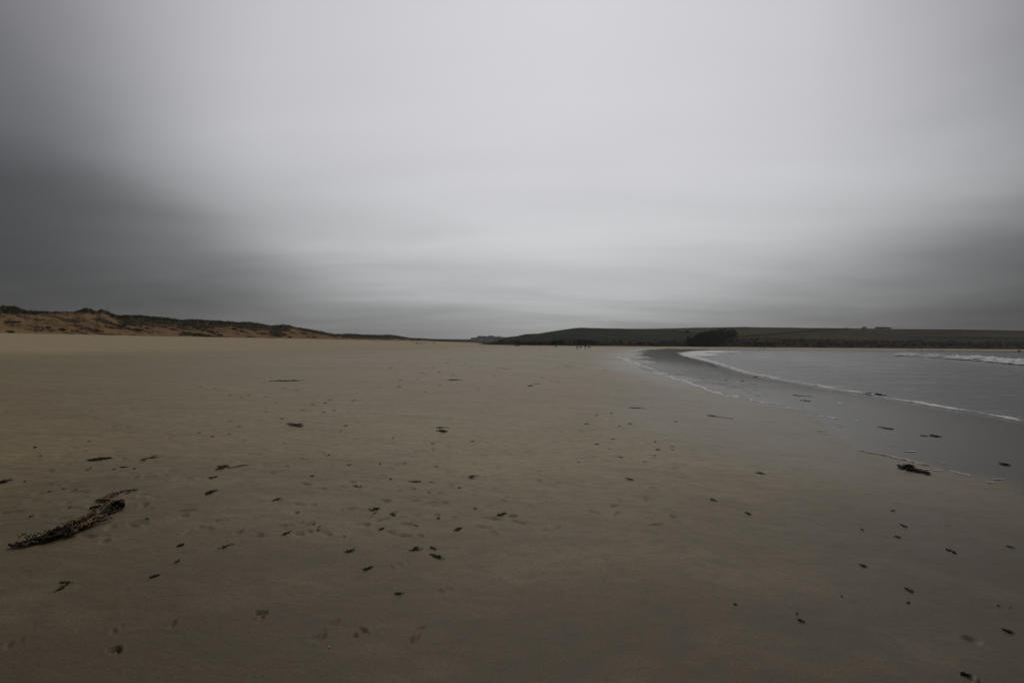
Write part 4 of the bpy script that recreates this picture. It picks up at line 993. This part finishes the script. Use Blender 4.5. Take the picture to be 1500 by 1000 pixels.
W_ = [((128, 674), (167, 671), 5, M_KELP, 'dark star-shaped seaweed clump beyond the long kelp heap', 7, 1.0), ((-8, 709), (21, 704), 6, M_KELP, 'black seaweed clump cut by the left picture edge', 6, 1.0),
      ((318, 688), (338, 681), 6, M_RUST, 'rust red tufted seaweed clump left of centre', 6, .9), ((336, 686), (367, 680), 2.2, M_RUST, 'thin rust strand trailing right of the rust red clump', 3, 0),
      ((395, 558.6), (439, 557.2), 3.2, M_KELP, 'long black seaweed strip in the left middle distance', 7, .6), ((655, 557), (672, 556), 3, M_KELP, 'short thick black clump in the middle distance', 6, .8),
      ((426, 619.5), (446, 624.5), 4, M_KELP, 'slanting dark blade-like clump left of centre', 6, .5), ((641, 627), (657, 625.4), 2.6, M_KELP, 'upper of two close weed pieces at centre', 4, .4),
      ((642, 630.5), (655, 633), 4.5, M_OLIVE, 'lower triangular weed piece of the close two at centre', 6, .8), ((774, 565.5), (782, 565), 3, M_KELP, 'small black lump just right of centre in the middle distance', 4, .8),
      ((783, 562.6), (792, 562), 1.6, M_KELP, 'thin sliver beside the small black lump', 3, 0), ((1036, 608.5), (1052, 610), 2.6, M_KELP, 'knotted end of the long weed strand near the swash', 5, .4),
      ((1048, 610), (1076, 613.6), 1.2, M_OLIVE, 'long thin weed strand pointing to the water', 3, 0), ((1463, 678), (1482, 682), 4.5, M_KELP, 'dark weed clump on wet sand near the right edge', 6, .8),
      ((1288, 625), (1310, 628.4), 2.6, M_KELP, 'narrow leaf-like weed on wet sand below the foam line', 5, .3), ((1350, 638), (1359, 638.4), 2, M_OLIVE, 'small weed tip left of the frilled weed clump', 3, .2),
      ((1361, 637), (1379, 639.6), 4, M_KELP, 'frilled weed clump on the wet sand below the foam line', 7, .9), ((1275, 577), (1296, 580.5), 4.5, M_KELP, 'dark weed tangle caught in the foam line', 8, 1.2),
      ((1162, 578), (1177, 580.4), 2.2, M_KELP, 'thin dark weed in the swash below the foam line', 4, .2), ((1177, 586), (1186, 587.6), 2.6, M_KELP, 'small dark weed knot just below the thin swash weed', 4, .6),
      ((1038, 535.2), (1052, 536), 2.2, M_KELP, 'flat dark weed in the far swash near the foam', 4, .5), ((1103, 551.4), (1110, 552.2), 2.2, M_KELP, 'round dark weed spot under the far foam line', 4, .8),
      ((1061, 557), (1066, 557.4), 1.5, M_KELP, 'tiny dark weed fleck in the far swash, left', 3, .4), ((1085, 557.4), (1091, 558), 1.8, M_KELP, 'tiny dark weed fleck in the far swash, right', 3, .4),
      ((632, 811), (655, 818.6), 3.2, M_KELP, 'twig-like black weed at lower centre', 6, .3), ((632, 801.5), (643, 803.8), 2.6, M_OLIVE, 'small weed scrap above the twig-like weed', 4, .3),
      ((82, 868), (104, 855), 2.4, M_KELP, 'forked weed sprig low at left', 4, .2), ((92, 852.4), (113, 853), 2.0, M_OLIVE, 'upper branch beside the forked weed sprig', 3, .2),
      ((309, 701), (320, 697.6), 3.0, M_KELP, 'small dark weed knot below the rust red clump', 5, .7), ((305, 724.6), (318, 717.6), 4.0, M_KELP, 'dark oval weed knot, lower of the two below the rust clump', 6, .9),
      ((400, 733.6), (414, 729), 2.4, M_KELP, 'black pointed weed scrap right of the oval knot', 4, .4), ((223, 845.6), (239, 841), 3.2, M_KELP, 'caterpillar-like black weed at lower left', 6, .6),
      ((262, 799.6), (274, 797), 3.2, M_KELP, 'small black ragged weed above the caterpillar-like one', 5, .6), ((322, 804), (346, 796), 1.8, M_OLIVE, 'thin brown weed twig pointing up right at lower left', 3, .1),
      ((259, 823), (268, 820), 2.0, M_KELP, 'short dark weed dash between two ragged weeds', 3, .2), ((1170, 906), (1181, 911), 2.8, M_KELP, 'dark weed chip with a faint tail at lower right', 5, .5),
      ((1468, 920), (1486, 926.4), 4, M_KELP, 'dark weed chip near the right edge, low in the picture', 6, .6), ((1409, 983), (1421, 991), 5, M_KELP, 'black weed lump at the bottom right corner', 5, 1),
      ((1326, 859.4), (1340, 867.2), 3.2, M_RUST, 'slanting brown weed scrap in the lower right', 5, .4), ((1386, 802.6), (1403, 810.6), 3.2, M_KELP, 'slanting black weed scrap right of the brown ones', 5, .4),
      ((1319, 767), (1331, 773), 2.2, M_KELP, 'upper of two short black dashes at right', 4, .2), ((1311, 784.6), (1321, 787), 2.2, M_KELP, 'lower of two short black dashes at right', 4, .2),
      ((1475, 799), (1488, 802.4), 2.4, M_KELP, 'black dash with thin tail close to the right edge', 4, .2), ((1259, 826), (1272, 829.6), 3.0, M_OLIVE, 'faded brown scrap left of the slanting brown weed', 4, .4),
      ((1107, 692), (1123, 694.4), 2.6, M_KELP, 'straight dark weed bar on damp sand right of centre', 5, .3), ((1092, 750), (1103, 753.6), 2.6, M_OLIVE, 'curled weed scrap below the straight dark bar', 4, .5),
      ((1042, 730.6), (1051, 733.8), 2.6, M_OLIVE, 'small curled scrap left of the straight dark bar', 4, .5), ((917, 699.6), (930, 703), 2.2, M_OLIVE, 'thin olive dash below the paw marks right of centre', 4, .2),
      ((667, 777.4), (679, 772), 2.8, M_KELP, 'black diamond-shaped scrap at lower centre', 5, .5), ((573, 751.6), (583, 755.4), 2.2, M_KELP, 'small black scrap left of lower centre', 4, .4),
      ((509, 809), (524, 802.6), 2.8, M_OLIVE, 'slanting olive scrap at lower left of centre', 5, .4), ((603, 807), (618, 801), 4.2, M_OLIVE, 'loose double weed tuft left of the twig-like weed', 5, .4),
      ((536, 834.6), (551, 829), 3.0, M_KELP, 'dark pointed tuft below the slanting olive scrap', 5, .5), ((557, 776), (566, 773), 2.6, M_KELP, 'dark ragged scrap above the slanting olive scrap', 4, .5),
      ((581, 869.6), (596, 867.6), 1.8, M_OLIVE, 'lone thin dash at lower centre left', 3, .1), ((545, 747.6), (558, 743.6), 4.0, M_OLIVE, 'brown matted tuft left of centre', 6, .5),
      ((730, 755), (744, 751), 3.2, M_OLIVE, 'brown tuft right of lower centre', 5, .4), ((519, 711.6), (532, 713.4), 2.2, M_OLIVE, 'thin dark dash on the left centre sand', 3, .1),
      ((600, 705), (619, 705.6), 2.6, M_OLIVE, 'pair of olive dashes on the centre sand', 4, .2), ((688, 698.4), (703, 696), 2.4, M_OLIVE, 'pale olive dash right of the olive pair', 4, .2),
      ((922, 597), (948, 598.4), 1.4, M_RUST, 'long brown crumbly line of dried weed right of centre', 5, .2), ((415, 784), (431, 777), 2, M_OLIVE, 'faint brown scrap in the left foreground', 3, .1),
      ((178, 683.6), (191, 684), 2.4, M_KELP, 'dark dash right of the star-shaped clump', 3, .2), ((206, 677), (231, 666.4), 2.0, M_OLIVE, 'faint weed line rising right of the star-shaped clump', 4, .1),
      ((50, 655.6), (57, 655), 3.0, M_KELP, 'black dot of weed upper left of the star-shaped clump', 4, .6), ((728, 538.6), (752, 541.4), .9, M_KELP, 'thin dark weed thread in the far centre', 3, 0),
      ((884, 542), (891, 542.8), 1.2, M_KELP, 'small far weed fleck near the wet sand edge', 3, .3)]
for i, (p0, p1, wpx, mt, lab, fr, bd) in enumerate(W_):
    if mt is M_KELP and wpx < 4.2: mt = M_DULL
    weed(p0, p1, wpx, mt, lab, 1000 + i * 7, fr, G_W, body=bd)

# the long kelp heap at left, in parts
def kelp_heap(name, path, label, seed, wmax, parts, group):
    g = np.random.default_rng(seed); pts = np.array([gpt(*p) for p in path]); c0 = pts.mean(0); root = empty(name, c0); tag(root, label, 'seaweed', group)
    cur = catmull(pts, 12)
    for (nm, mt, t0, t1, off, wd_, lift, n) in parts:
        i0, i1 = int(t0 * (len(cur) - 1)), max(int(t1 * (len(cur) - 1)), int(t0 * (len(cur) - 1)) + 6)
        seg_ = cur[i0:i1 + 1, :2]
        for r in range(n):
            tn_ = np.gradient(seg_, axis=0); tn_ /= np.linalg.norm(tn_, axis=1)[:, None] + 1e-9; nr_ = np.stack([-tn_[:, 1], tn_[:, 0]], 1); q = np.linspace(0, 1, len(seg_))
            w_ = off * wmax + (fbm(q * 4 + g.uniform(0, 50), q * 0 + r, int(g.integers(999)), 3) - .5) * wmax * 1.3
            P2 = seg_ + nr_ * w_[:, None]; an = g.normal() * (.55 if seed == 45 else .16); cm = P2.mean(0); P2 = (P2 - cm) @ np.array([[math.cos(an), math.sin(an)], [-math.sin(an), math.cos(an)]]) + cm
            acc = Acc(); ribbon(acc, lie(P2, g, lift) - c0, wd_ * g.uniform(.6, 1.3), .008, g, .38); acc.build(nm, mt, parent=root)
    return root, c0, cur, g
root, c0, cur, g = kelp_heap('kelp_heap', [(20, 803), (45, 797), (75, 789), (100, 779), (125, 768), (150, 757), (178, 744)], 'large black and ochre kelp heap trailing across the sand at left', 41, .075,
    [('blade', M_KELP, .0, .55, 0, .016, .02, 4), ('blade', M_KELP, .22, .62, 0.5, .030, .02, 3), ('blade', M_KELP, .24, .66, -.4, .032, .03, 3), ('blade', M_KELP, .35, .68, -.9, .026, .03, 3), ('blade', M_KELP, .5, 1.0, .2, .016, .02, 4), ('frond', M_OCHRE, .5, .80, -1.0, .013, .04, 4),
     ('frond', M_OCHRE, .45, .72, -.5, .010, .07, 3), ('frond', M_RUST, .42, .8, -1.2, .016, .03, 3), ('stipe', M_OLIVE, .12, .95, .4, .010, .05, 2), ('frond', M_RUST, .1, .5, -.9, .012, .02, 2)], G_W)
lump = Acc(); hc = cur[-1]
for k in range(9):
    an = g.uniform(0, 6.28); r1 = hc + np.array([math.cos(an) * .07, math.sin(an) * .07, 0]); P = lie(strand(hc, r1, g, 6, .3), g, .05); ribbon(lump, P - c0, .02, .014, g, .5)
lump.build('holdfast', M_KELP, parent=root)
kelp_heap('kelp_strand', [(152, 735), (162, 727), (180, 722), (203, 718)], 'thin curling brown strand just above the large kelp heap', 42, .05, [('blade', M_KELP, 0, 1, 0, .012, .015, 2), ('frond', M_RUST, 0, .5, -.3, .014, .02, 2)], G_W)
kelp_heap('kelp_tuft', [(150, 733), (166, 737), (158, 745), (163, 750)], 'small ochre brown curled tuft between kelp heap and thin strand', 43, .05, [('frond', M_OCHRE, 0, 1, 0, .010, .02, 2), ('frond', M_RUST, 0, .8, .3, .014, .02, 3), ('blade', M_KELP, .3, 1, -.3, .012, .015, 2)], G_W)
kelp_heap('kelp_scrap', [(135, 746), (142, 744), (150, 742)], 'short dark scrap left of the ochre curled tuft', 44, .03, [('blade', M_KELP, 0, 1, 0, .012, .015, 3)], G_W)
kelp_heap('kelp_heap', [(1317, 685.4), (1330, 687), (1345, 689.4), (1364, 692.6)], 'large flat black kelp clump on the wet sand below the yellowed foam', 45, .11,
    [('blade', M_KELP, .0, 1, 0, .014, .012, 3), ('blade', M_KELP, .05, .5, .5, .030, .03, 4), ('blade', M_KELP, .25, .7, -.8, .034, .03, 4), ('blade', M_KELP, .3, .55, 1.2, .03, .04, 3), ('blade', M_KELP, .55, .95, -1.2, .024, .02, 3), ('blade', M_OLIVE, .3, .6, 0, .03, .07, 2), ('stipe', M_OLIVE, .1, 1, .2, .010, .02, 2)], G_W)

# small scraps nobody could tell apart
zones = [((395, 640), (700, 790), 'tiny dark weed scrap on the footmarked sand in the picture centre', 24), ((0, 640), (330, 760), 'tiny dark weed scrap scattered on the sand around the kelp heap', 14),
         ((280, 560), (520, 640), 'tiny weed fleck on the sand of the left middle distance', 26), ((540, 520), (840, 575), 'tiny weed fleck far out on the centre sand', 30),
         ((840, 590), (1000, 680), 'tiny weed scrap among the paw marks right of centre', 18), ((1050, 690), (1490, 900), 'tiny dark scrap on the smooth damp sand at lower right', 9)]
mt_ = [M_DULL, M_OLIVE, M_OLIVE, M_RUST]
k = 0
for (a, b, lab, n) in zones:
    for _ in range(n):
        px = random.uniform(a[0], b[0]); py = random.uniform(a[1], b[1]); L = random.uniform(3, 7.5); th = random.uniform(-.35, .35) + (-.25 if px < 600 else .2 if px > 1000 else 0)
        dyy = L * math.sin(th) * min(1, (py - 500) / 200.0)
        weed((px, py), (px + L, py + dyy), random.uniform(.5, 1.1), mt_[k % 4], lab, 3000 + k, 3, 'tiny weed scraps scattered on the sand', 'seaweed scrap', 'seaweed_scrap', random.choice([0, .3, .5])); k += 1
for i, ((px, py), lab) in enumerate([((498, 872), 'tiny white shell fragment at lower centre left'), ((487, 946), 'tiny white shell chip near the bottom left of centre'), ((337, 790), 'tiny pale shell chip above the thin brown twig')]):
    P = gpt(px, py); rock(P, .011, .007, M_SHELL, lab, 900 + i)
